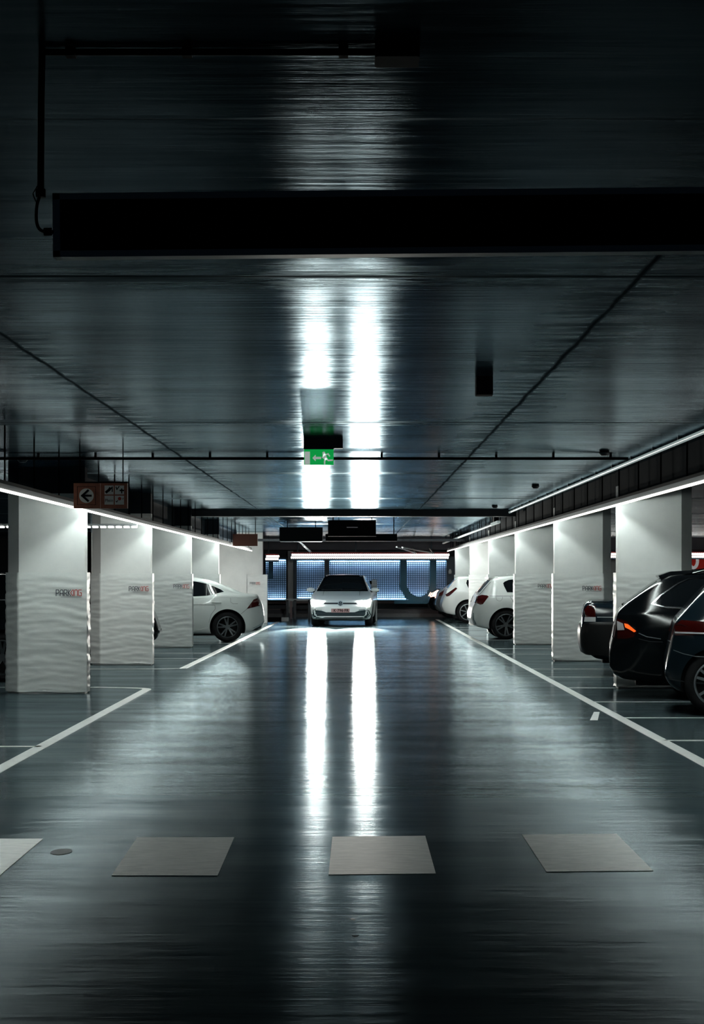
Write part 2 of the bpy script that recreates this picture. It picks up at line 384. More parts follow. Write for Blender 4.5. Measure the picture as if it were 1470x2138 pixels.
# ------------------------------------------------------------------ LED light trays
def tray(x, z, y0, y1, label, rods):
    r = thing('light_tray', label, 'ceiling light', (x, 0, z))
    bm = bmesh.new(); wd = .07
    s = 1 if x > 0 else -1; q = lambda a, b: (min(s*a, s*b), max(s*a, s*b))
    # deep channel: a lip on the aisle side shields the lane, the bay side is open; the light strip sits at its top
    bx(bm, *q(-.078, .15), y0, y1, .085, .092); bx(bm, *q(-.078, -.073), y0, y1, .0, .086)
    link('housing', bm, M['trayblack'], r)
    bm = bmesh.new(); bx(bm, -.011, .011, y0+.02, y1-.02, .079, .0855); link('light_strip', bm, M['led'], r)
    bm = bmesh.new(); bx(bm, *q(.052, .058), y0+.02, y1-.02, .045, .083); link('added_side_strip', bm, M['ledside'], r)  # unseen strip added to steepen the light falloff down the pillars
    bm = bmesh.new(); prof = [(y0+.05, .0785), (y0+.05, .075)]
    for k in range(int((y1-y0)/.62)):
        a = y0+.1+k*.62; prof += [(a, .075), (a, .001), (a+.003, .001), (a+.003, .075)]
    prof += [(y1-.05, .075), (y1-.05, .0785)]
    T = [(prof[0], None)]
    x0_, x1_ = q(-.072, -.013)
    A_ = [bm.verts.new((x0_, a, b)) for a, b in prof]; B_ = [bm.verts.new((x1_, a, b)) for a, b in prof]
    for k in range(len(prof)-1): bm.faces.new((A_[k], B_[k], B_[k+1], A_[k+1]))
    link('added_louvre', bm, M['trayblack'], r)  # unseen blades added to cut the strip's reflection in the floor
    bm = bmesh.new(); bx(bm, *q(-.090, -.074), y0, y1, -.010, .012); link('glow_edge', bm, M['ledglow'], r)
    bm = bmesh.new(); bx(bm, *q(-.084, -.078), y0, y1, .012, .06); link('side_profile', bm, M['alu'], r)
    y = rods
    while y < y1:
        bm = bmesh.new(); tube(bm, [(0, y, .09), (0, y, CZ-z)], .009, 6); link('hanger_rod', bm, M['black'], r); y += 1.45
    return r
tray(-3.15, 2.165, 9.0, 52.3, 'long hung light tray with white light line along the left pillars', 10.1)
tray(3.15, 2.255, 9.0, 59.3, 'long hung light tray with white light line along the right pillars', 11.05)
# cross run of dotted lights behind the first left pillar
r = thing('cross_light_tray', 'dotted light bar running sideways behind the nearest left pillar', 'ceiling light', (-3.3, 26.75, 2.17))
bm = bmesh.new(); bx(bm, -6.5, -.0, -.04, .04, .0, .04); link('housing', bm, M['alu'], r)
for k in range(55):
    bm = bmesh.new(); x = -6.45 + k*.118; bx(bm, x, x+.075, -.045, .03, -.018, .004); link('light_dot', bm, M['leddot'], r)
for x in (-5, -2.6, -.8):
    bm = bmesh.new(); tube(bm, [(x,0,.04), (x,0,CZ-2.17)], .008, 6); link('hanger_rod', bm, M['black'], r)
# dim tube along the ceiling edge on the right
r = thing('tube_light', 'long dim ceiling tube light above the right light line', 'tube light', (3.07, 0, 2.695))
bm = bmesh.new(); tube(bm, [(0, 10, 0), (0, 36.5, 0)], .022, 12); link('tube', bm, M['dimtube'], r, 40)
for k in range(18):
    bm = bmesh.new(); y = 11+k*1.45; bx(bm, -.02, .02, y-.02, y+.02, .018, .044); link('clip', bm, M['satin'], r)
r = thing('tube_light', 'far dim ceiling tube light beyond the dark cross beam', 'tube light', (3.0, 0, 2.55))
bm = bmesh.new(); tube(bm, [(0, 38.5, 0), (0, 61, 0)], .028, 12); link('tube', bm, mat('dim_tube_far', (.6,.65,.65), .4, emit=(.7,.85,.9), es=.10), r, 40)
for k in range(6):
    bm = bmesh.new(); y = 39+k*4; tube(bm, [(0,y,.02), (0,y,CZ-2.55)], .01, 6); link('hanger_rod', bm, M['black'], r)
r = thing('emergency_lamp', 'small white lamp hanging where the two dim tubes meet', 'lamp', (2.96, 37.6, 2.52))
bm = bmesh.new(); bx(bm, -.035, .035, -.9, .9, 0, .05); link('diffuser', bm, M['dimtube'], r)
bm = bmesh.new(); bx(bm, -.05, .05, -.3, .1, .05, .22); link('bracket', bm, M['black'], r)

# ------------------------------------------------------------------ ceiling fittings
def pxp(px, py, Y): return ((px-743)*Y/F, Y, H-(py-1203)*Y/F)
r = thing('ceiling_pipe', 'thin dark pipe crossing the whole ceiling behind the green exit sign', 'pipe', (0, 19.2, 2.695))
bm = bmesh.new(); tube(bm, [(-9,0,0), (2.95,0,.0)], .016, 10); link('pipe', bm, M['black'], r, 40)
for k in range(19):
    bm = bmesh.new(); x = -8.4+k*.62
    if x < 2.9: bx(bm, x-.012, x+.012, -.02, .02, .0, .045); link('clip', bm, M['black'], r)
# exit sign
EX = thing('exit_sign', 'green running man exit sign hung from the ceiling', 'exit sign', (-.355, 17.0, 0))
bm = bmesh.new(); bx(bm, -.145, .145, -.05, .05, 2.635, 2.67); bx(bm, -.145, .23, -.02, .06, 2.645, CZ); bmesh.ops.bevel(bm, geom=bm.edges[:], offset=.003, segments=1); link('housing', bm, M['satin'], EX)
bm = bmesh.new(); bx(bm, -.142, .142, -.012, .012, 2.486, 2.636); pn = link('sign_panel', bm, mat('exit_green', (.01,.35,.08), .3, emit=(.004,.30,.055), es=.9), EX)
bm = bmesh.new(); bx(bm, -.135, -.085, -.0145, -.011, 2.492, 2.614)
WHT = mat('exit_white', (.7,.75,.72), .4, emit=(.75,.85,.8), es=.38)
fn = lambda a,b,d: (a, -.0145+d, b)
prism(bm, [(-.062,2.553),(-.03,2.585),(-.03,2.564),(.022,2.564),(.022,2.542),(-.03,2.542),(-.03,2.521)], fn, 0, .003)
prism(bm, [(.048+.014*math.cos(t*.6283), 2.600+.014*math.sin(t*.6283)) for t in range(10)], fn, 0, .003)
for st, wd in (([(.052,2.58),(.066,2.548)], .030), ([(.055,2.583),(.09,2.592),(.102,2.572)], .012), ([(.05,2.58),(.035,2.560),(.052,2.548)], .011), ([(.066,2.548),(.092,2.53),(.128,2.532)], .014), ([(.066,2.545),(.056,2.522),(.056,2.498)], .014)):
    stroke(bm, st, wd, fn, 0, .003)
link('pictogram', bm, WHT, pn)
# small hung box right
r = tag(link('junction_box', (lambda b: (bx(b, -.055, .055, -.06, .06, -.125, 0), bmesh.ops.bevel(b, geom=b.edges[:], offset=.008, segments=2), b)[-1])(bmesh.new()), M['black'], None, None, ((1012-743)*11.7/F, 11.75, CZ+.003)), 'small black box on the ceiling right of the exit sign', 'junction box')
# round ceiling detectors
for (px, py, lab) in ((1262, 940, 'round ceiling detector nearest above the right light line'), (1118, 1012, 'round ceiling detector midway along the right ceiling edge'), (1033, 1055, 'farthest small round detector on the right ceiling side'), (47, 955, 'round ceiling fitting at the far left beside the pipe')):
    Y = F*(CZ-H)/(1203-py) + .1; bm = bmesh.new()
    x = (px-743)*Y/F; tube(bm, [(x,Y,CZ), (x,Y,CZ-.02), (x,Y,CZ-.05)], [.05,.06,.035], 16); tag(link('detector', bm, M['satin'], None, 40), lab, 'detector')
# brown direction sign
SG = thing('direction_sign', 'brown hanging direction sign with arrow and four white squares', 'sign', (0, 18.0, 0))
BR = rough_mat('brown_sign_face', (.20,.060,.030), (.30,.10,.055), 20, .5); GW = mat('sign_white', (.60,.63,.62), .6)
Z0, Z1 = 2.108, 2.375
for k, (xa, xb) in enumerate(((-2.862,-2.592), (-2.588,-2.318))):
    bm = bmesh.new(); bx(bm, xa, xb, -.03, .03, Z0, Z1); pnl = link('sign_panel', bm, BR, SG)
    bm = bmesh.new(); bx(bm, xa-.003, xb+.003, -.033, .033, Z1-.012, Z1+.004); link('cap_rail', bm, M['black'], pnl)
    fn = lambda a,b,d: (a, -.034+d, b)
    if k == 0:
        cx, cz = xa+.130, 2.236
        bm = bmesh.new(); prism(bm, [(cx+.074*math.cos(t*math.pi/18), cz+.074*math.sin(t*math.pi/18)) for t in range(36)], fn, 0, .005); link('disc', bm, GW, pnl)
        bm = bmesh.new(); f2 = lambda a,b,d: (a, -.036+d, b)
        stroke(bm, [(cx-.042,cz),(cx+.045,cz)], .021, f2, 0, .003); stroke(bm, [(cx+.016,cz+.052),(cx-.042,cz),(cx+.016,cz-.052)], .022, f2, 0, .003)
        link('arrow', bm, M['black'], pnl)
        bm = bmesh.new(); q = .092; stroke(bm, [(cx-q,cz-q),(cx+q,cz-q),(cx+q,cz+q),(cx-q,cz+q)], .004, fn, .001, .004, True); link('border_line', bm, M['black'], pnl)
    else:
        f2 = lambda a,b,d: (a, -.036+d, b)
        for i in range(2):
            for j in range(2):
                x0 = xa+.040+i*.105; z0 = 2.146+j*.103
                bm = bmesh.new(); bx(bm, x0, x0+.092, -.034, -.029, z0, z0+.090); t_ = link('white_tile', bm, GW, pnl)
                bm = bmesh.new(); mm = M['black']
                if (i,j) == (0,1):
                    stroke(bm, [(x0+.02,z0+.025),(x0+.045,z0+.045),(x0+.055,z0+.06)], .026, f2, 0, .003); stroke(bm, [(x0+.06,z0+.05),(x0+.078,z0+.075),(x0+.078,z0+.03)], .010, f2, 0, .003)
                if (i,j) == (1,1):
                    stroke(bm, [(x0+.012,z0+.075),(x0+.02,z0+.05),(x0+.042,z0+.08)], .009, f2, 0, .003); stroke(bm, [(x0+.055,z0+.04),(x0+.085,z0+.04)], .016, f2, 0, .003); stroke(bm, [(x0+.07,z0+.055),(x0+.07,z0+.015)], .012, f2, 0, .003)
                if (i,j) == (1,0):
                    stroke(bm, [(x0+.012,z0+.035),(x0+.018,z0+.025),(x0+.03,z0+.042)], .007, f2, 0, .003)
                    stroke(bm, [(x0+.08,z0+.055),(x0+.085,z0+.065)], .006, f2, 0, .003)
                    b2 = bmesh.new(); prism(b2, [(x0+.048+.018*math.cos(t*.6283), z0+.060+.018*math.sin(t*.6283)) for t in range(10)], f2, 0, .003); link('red_emblem', b2, RED, t_)
                if (i,j) == (0,0):
                    cu = bpy.data.curves.new('t', 'FONT'); cu.body = 'Plein'; cu.size = .044; cu.extrude = .0015; cu.offset = 0; cu.align_x = 'CENTER'
                    tob = bpy.data.objects.new('t', cu); COL.objects.link(tob); dg = bpy.context.evaluated_depsgraph_get()
                    me = bpy.data.meshes.new_from_object(tob.evaluated_get(dg)); bpy.data.objects.remove(tob)
                    me.transform(Matrix.Translation((x0+.046, -.035, z0+.028)) @ Matrix.Rotation(math.pi/2, 4, 'X')); me.materials.clear()
                    link_me('lettering', me, M['black'], t_); bm.free(); continue
                link('pictogram', bm, mm, t_)
for x in (-2.805, -2.365):
    bm = bmesh.new(); tube(bm, [(x,0,Z1), (x,0,CZ)], .006, 6); link('hanger_rod', bm, M['black'], SG)
# far brown sign
r = thing('hanging_sign', 'distant dark orange sign hung at the end of the left light line', 'sign', (-2.715, 43.5, 0))
bm = bmesh.new(); bx(bm, -.305, .305, -.04, .04, 2.16, 2.455); link('sign_panel', bm, mat('dark_orange_face', (.10,.026,.013), .5), r)
for x in (-.25,.25):
    bm = bmesh.new(); tube(bm, [(x,0,2.45),(x,0,CZ)], .01, 6); link('hanger_rod', bm, M['black'], r)
# black display boxes above the car
r = thing('display_box', 'black display box with faint lettering hung above the oncoming car', 'display', (0, 39, 0))
bm = bmesh.new(); bx(bm, (685-743)*39/F, (785-743)*39/F, -.08, .08, H+83*39/F, H+117*39/F); d_ = link('case', bm, M['black'], r)
bm = bmesh.new(); bx(bm, (724-743)*39/F, (747-743)*39/F, -.084, -.079, H+101*39/F, H+102.5*39/F); link('faint_lettering', bm, mat('dim_text', (.1,.1,.1), .5, emit=(.5,.5,.55), es=.12), r)
for x in (-.5,.35):
    bm = bmesh.new(); tube(bm, [(x,0,2.6),(x,0,CZ)], .012, 6); link('hanger_rod', bm, M['black'], r)
r = thing('display_box', 'dark flat box hung low left of the faint display', 'display', (0, 44, 0))
bm = bmesh.new(); bx(bm, (584-743)*44/F, (674-743)*44/F, -.15, .15, H+73*44/F, H+102*44/F); link('case', bm, M['black'], r)
bm = bmesh.new(); bx(bm, (586-743)*44/F, (672-743)*44/F, -.16, .0, H+71.5*44/F, H+73*44/F); link('lower_rim', bm, M['steel'], r)
bm = bmesh.new(); bx(bm, -1.8, -.9, .15, .25, H+76*44/F, H+84*44/F); link('lamp_head', bm, M['alu'], r)  # casing of the added lamp, out of view
ll = bpy.data.lights.new('added_lamp', 'AREA'); ll.shape = 'RECTANGLE'; ll.size = .3; ll.size_y = .05; ll.energy = ADDED_LAMP_W; ll.color = (1,1,.95)  # area light added to brighten the front of the oncoming car
lo = bpy.data.objects.new('added_lamp', ll); COL.objects.link(lo); lo.parent = r; lo.location = (-1.0, .27, H+80*44/F); lo.rotation_euler = Vector((.12,.80,-.22)).to_track_quat('-Z','Y').to_euler()
for x in (-1.7,-1.0):
    bm = bmesh.new(); tube(bm, [(x,0,2.6),(x,0,CZ)], .012, 6); link('hanger_rod', bm, M['black'], r)
r = thing('cable_box', 'low black box under the right end of the faint display', 'box', (0, 42, 0))
bm = bmesh.new(); bx(bm, (680-743)*42/F, (829-743)*42/F, -.1, .1, H+73*42/F, H+88*42/F); link('case', bm, M['black'], r)
for x in (-.4,.9):
    bm = bmesh.new(); tube(bm, [(x,0,2.4),(x,0,CZ)], .012, 6); link('hanger_rod', bm, M['black'], r)
# diagonal duct / pipes at the far ceiling
bm = bmesh.new(); tube(bm, [pxp(624,1112,52), pxp(624,1130,50), pxp(634,1139,50), pxp(648,1152,52.0)], .03, 10)
tag(link('bent_pipe', bm, M['steel'], None, 40), 'short pale bent pipe under the dark flat box', 'pipe')
bm = bmesh.new(); bx(bm, -3.0, 3.2, 52, 52.3, H+73*52/F, H+78*52/F); tag(link('cable_duct', bm, M['satin']), 'dark cable duct crossing above the warm dotted light bar', 'duct')
for (a, b, lab) in (((840,1143),(905,1155),'upper of two slanting grey conduits right of the display'), ((828,1142),(868,1155),'lower of two slanting grey conduits right of the display')):
    bm = bmesh.new(); tube(bm, [pxp(*a, 51), pxp(*b, 58), (pxp(*b,58)[0],61.12,2.40)], .025, 8); tag(link('conduit', bm, M['steel'], None, 40), lab, 'conduit')

# ------------------------------------------------------------------ near hanging display with its conduit
YN = 4.43; k_ = YN/F
r = thing('hanging_light_panel', 'long black hanging display with grey frame across the top foreground', 'display', ((110-743)*k_, YN, H+(1203-470)*k_), math.radians(0))
r.rotation_euler = (0, math.radians(-.55), 0)
Wd, Hh = 1.75, .160
bm = bmesh.new(); 
for (a,b,c,d) in ((0,Wd,-Hh/2,-Hh/2+.016),(0,Wd,Hh/2-.016,Hh/2),(0,.018,-Hh/2,Hh/2),(Wd-.018,Wd,-Hh/2,Hh/2)): bx(bm, a,b,0,.05,c,d)
bmesh.ops.remove_doubles(bm, verts=bm.verts, dist=.00001)
link('frame', bm, M['alu'], r)
bm = bmesh.new(); bx(bm, .016, Wd-.016, .012, .046, -Hh/2+.014, Hh/2-.014); link('black_face', bm, mat('matte_black_face', (.002,.002,.002), .95, spec=.05), r)
for x in (1.68,):
    bm = bmesh.new(); tube(bm, [(x,.025,Hh/2-.002),(x,.025,CZ-r.location.z+.0)], .003, 6); link('hanger_wire', bm, M['black'], r)
r2 = thing('ceiling_conduit', 'black conduit and cable feeding the long foreground display', 'conduit', (0, YN, 0))
bm = bmesh.new(); xa = (90-743)*k_; zc = CZ-.010
tube(bm, [(xa,0,zc-.0),(xa+.7,0,zc),((785-743)*k_,0,zc)], .0085, 10); link('conduit', bm, M['black'], r2, 40)
bm = bmesh.new(); tube(bm, [((88-743)*k_,0,CZ), ((86-743)*k_,0,2.6), ((85-743)*k_,0,H+(1203-395)*k_)], .0085, 10)
tube(bm, [((85-743)*k_,0,H+(1203-395)*k_), ((85-743)*k_,0,H+(1203-412)*k_)], .0125, 10); link('conduit', bm, M['black'], r2, 40)
bm = bmesh.new(); pts = [(84,405,0),(77,430,0),(76,460,0),(82,478,0),(95,484,0),(112,484,0)]
tube(bm, catrom([pxp(a,b,0) and ((a-743)*k_, 0, H+(1203-b)*k_) for a,b,c in pts], 5), .0042, 8); link('cable', bm, M['black'], r2, 60)
bm = bmesh.new(); pts = [(84,375),(70,398),(68,405),(76,425)]
tube(bm, catrom([((a-743)*k_, .01, H+(1203-b)*k_) for a,b in pts], 5), .0018, 6); link('cable', bm, M['satin'], r2, 60)
bm = bmesh.new(); tube(bm, [((92-743)*k_,0,H+(1203-484)*k_), ((108-743)*k_,0,H+(1203-484)*k_)], .010, 10); link('cable_gland', bm, M['black'], r2, 40)
bm = bmesh.new(); bx(bm, (783-743)*k_, (875-743)*k_, -.05, .05, CZ-.035, CZ+.002); bmesh.ops.bevel(bm, geom=bm.edges[:], offset=.004, segments=2); link('junction_box', bm, M['black'], r2)
for px in (148, 391, 717):
    bm = bmesh.new(); x = (px-743)*k_; bx(bm, x-.012, x+.012, -.014, .014, CZ-.022, CZ+.001); link('clip', bm, M['black'], r2)

# ------------------------------------------------------------------ far wall: perforated lit screens, light bar
YS = 61.9
def sx(px, Y=YS): return (px-743)*Y/F
def sz(py, Y=YS): return H-(py-1203)*Y/F
def screen(pa, pb, pt, pb_, label, letters=()):
    x0, x1, z0, z1 = sx(pa), sx(pb), sz(pb_), sz(pt)
    r = thing('perforated_screen', label, 'wall screen', ((x0+x1)/2, YS, 0)); c = (x0+x1)/2
    bm = bmesh.new(); bx(bm, x0-c, x1-c, .34, .40, z0-.05, z1+.08); link('backing_board', bm, M['screenback'], r)
    bm = bmesh.new(); P = .0645
    n = max(1, round((x1-x0)/P)); P = (x1-x0)/n
    for k in range(n+1): x = x0-c+k*P; bx(bm, x-.0125, x+.0125, 0, .012, z0, z1)
    m_ = round((z1-z0)/.0645); Q = (z1-z0)/m_
    for k in range(m_+1): z = z0+k*Q; bx(bm, x0-c, x1-c, .001, .011, z-.0125, z+.0125)
    link('perforated_sheet', bm, M['mesh'], r)
    bm = bmesh.new(); bx(bm, x0-c-.03, x0-c+.01, -.01, .4, z0-.06, z1+.09); bx(bm, x1-c-.01, x1-c+.03, -.01, .4, z0-.06, z1+.09)
    bx(bm, x0-c, x1-c, -.01, .4, z1+.02, z1+.10); bx(bm, x0-c, x1-c, -.01, .4, z0-.07, z0-.02); link('frame', bm, M['mesh'], r)
    for zz, lab in ((z1-.025, 1), (z0-.01, -1)):
        bm = bmesh.new(); bx(bm, x0-c+.04, x1-c-.04, .20, .26, zz, zz+.03); link('light_strip', bm, M['ledblue'], r)
    for pts, wd in letters:
        bm = bmesh.new(); stroke(bm, [(sx(a)-c, sz(b)) for a,b in pts], wd, lambda a,b,d: (a,d,b), -.03, -.005)
        for a, b in pts[1:-1]: prism(bm, [(sx(a)-c+wd*.5*math.cos(t*.5236), sz(b)+wd*.5*math.sin(t*.5236)) for t in range(12)], lambda a,b,d: (a,d,b), -.038, -.0045)
        link('letter', bm, M['letter'], r)
    return r
screen(554, 598, 1169, 1251, 'narrow blue perforated screen left of the pale post', [([(565,1166),(565,1205)], .16)])
screen(619, 678, 1171, 1249, 'dim perforated screen between the pale post and the car roof')
screen(687, 934, 1171, 1251, 'widest blue perforated screen with the large letter U', [([(842,1166),(842,1225),(852,1244),(868,1252),(882,1252),(896,1244),(904,1225),(904,1166)], .235), ([(826,1257),(930,1257)], .12)])
bm = bmesh.new(); bx(bm, sx(601), sx(612), YS-.05, YS+.3, .0, 2.3); struct('trim_6', bm, M['pillar'])
for (a,b) in ((612,618),(678,687)):
    bm = bmesh.new(); bx(bm, sx(a), sx(b), YS-.08, YS+.3, .12, 2.15); struct('trim_%d' % (7 if a == 612 else 8), bm, M['mesh'])
# warm dotted light bar
r = thing('dotted_light_bar', 'long warm dotted light bar above the blue perforated screens', 'light bar', (0, 60.9, 0))
za, zb = sz(1167, 60.9), sz(1156, 60.9)
def bar(r, xa, xb):
    bm = bmesh.new(); bx(bm, xa, xb, .04, .12, za-.04, zb+.06); link('housing', bm, M['mesh'], r)
    bm = bmesh.new(); bx(bm, xa, xb, .02, .05, zb+.012, zb+.035); link('red_edge', bm, M['redline'], r)
    bm = bmesh.new(); n = int((xb-xa)/.0655)
    for k in range(n):
        for j in range(2):
            x = xa+.02+k*.0655+(j*.03); z = za+.018+j*.092
            prism(bm, [(x+.026+.029*math.cos(t*math.pi/3+.52), z+.03+.040*math.sin(t*math.pi/3+.52)) for t in range(6)], lambda a,b,d: (a,d,b), .0, .045)
    o = link('light_dots', bm, M['ledfar'], r)
bar(r, sx(606,60.9), sx(938,60.9))
for x in (-2,0,2.6):
    bm = bmesh.new(); bx(bm, x-.02, x+.02, .06, .10, zb+.05, CZ+.001); link('hanger_rod', bm, M['mesh'], r)
r = thing('dotted_light_bar', 'short warm dotted light bar left, beside the wall pier', 'light bar', (0, 60.9, -.05)); bar(r, sx(553,60.9), sx(582,60.9))
for x in (-3.0,):
    bm = bmesh.new(); bx(bm, x-.02, x+.02, .06, .10, zb+.05, CZ+.051); link('hanger_rod', bm, M['mesh'], r)
r = thing('dotted_light_bar', 'warm dotted light bar seen in gaps between the right pillars', 'light bar', (0, 61.0, .03)); bar(r, 3.9, 12.6)
bm = bmesh.new(); bx(bm, -13, 13, 61.1, 61.3, 2.33, CZ+.01); struct('trim_9', bm, rough_mat('mauve_fascia', (.12,.11,.13), (.16,.145,.165), 2, .7))
bm = bmesh.new(); bx(bm, 7.9, 9.6, 62.2, 62.5, .5, 2.0); tag(link('wall_panel', bm, M['pillar']), 'plain grey wall panel seen in the gap right of the second right pillar', 'wall panel')
r = thing('wall_poster', 'red wall sign with a white letter O at the right edge', 'sign', (0, 62.1, 0))
bm = bmesh.new(); bx(bm, sx(1439,62), 12.9, .0, .08, sz(1188,62), sz(1154,62)); link('sign_panel', bm, mat('red_sign_face', (.45,.03,.02), .5, emit=(.6,.03,.02), es=.12), r)
bm = bmesh.new(); cx, cz = sx(1449,62), sz(1171,62); A = [(cx+.14*math.cos(t*.349), cz+.24*math.sin(t*.349)) for t in range(18)]
stroke(bm, A, .10, lambda a,b,d: (a, -.03+d, b), 0, .03, True); link('letter', bm, mat('sign_white_lit', (.7,.7,.7), .5, emit=(1,1,1), es=.2), r)
# ticket post, railing, wheel stops
r = thing('pay_post', 'pale post with rounded grey head standing behind the oncoming car', 'post', ((779.5-743)*56.5/F, 56.5, 0))
bm = bmesh.new(); bx(bm, -.10, .12, -.1, .1, 0, 1.10); bmesh.ops.bevel(bm, geom=bm.edges[:], offset=.02, segments=2); link('body', bm, M['pillar'], r)
bm = bmesh.new(); prism(bm, [(-.06,1.10),(.12,1.10),(.12,1.25),(.10,1.30),(.05,1.32),(-.02,1.31),(-.06,1.27)], lambda a,b,d: (a,d,b), -.12, .12); link('head', bm, M['alu'], r)
bm = bmesh.new(); tube(bm, [(-.12,-.08,1.22),(-.05,-.08,1.22)], .06, 12); link('lens', bm, M['black'], r)
r = thing('guard_rail', 'low grey guard rail behind the oncoming car on its left', 'railing', (sx(620,59), 59, 0)); c = sx(620,59)
bm = bmesh.new(); bx(bm, sx(596,59)-c, sx(650,59)-c, -.03, .03, sz(1255,59), sz(1250,59)); link('top_rail', bm, M['alu'], r)
for a in (600, 616, 646):
    bm = bmesh.new(); bx(bm, sx(a,59)-c-.04, sx(a,59)-c+.04, -.03, .03, 0, sz(1253,59)); link('post', bm, M['satin'], r)
bm = bmesh.new(); bx(bm, sx(608,59)-c-.035, sx(608,59)-c+.035, -.02, .04, 0, sz(1255,59)); link('post', bm, rough_mat('pinkish_post', (.30,.2,.2), (.38,.27,.27), 3, .6), r)
for a, m_, lab in ((578, M['black'], 'black and white wheel stop beside the white saloon tail'),):
    r = thing('wheel_stop', lab, 'wheel stop', (sx(a,56), 56, 0)); bm = bmesh.new()
    prism(bm, [(-.1,0),(.1,0),(.06,.12),(-.06,.12)], lambda p,q,d: (d,p,q), -.5, .15); link('body', bm, m_, r)
    bm = bmesh.new(); prism(bm, [(-.1,0),(.1,0),(.06,.12),(-.06,.12)], lambda p,q,d: (d,p,q), .15, .38); link('white_end', bm, M['line'], r)
r = thing('column_light', 'small white lamp fitting on the dark wall beside the farthest right pillar', 'lamp', (sx(940,61.2), 61.2, 0))
bm = bmesh.new(); bx(bm, -.11, .0, .3, .5, .3, 2.1); bx(bm, -.0,.25,.3,.5,.1,2.1); link('dark_board', bm, M['mesh'], r)
bm = bmesh.new(); tube(bm, [(0,.1,1.5),(0,.1,1.58),(0,.1,1.66)], [.05,.06,.03], 12); bx(bm,-.01,.01,.1,.31,1.54,1.56); link('lamp_head', bm, M['pillar'], r)

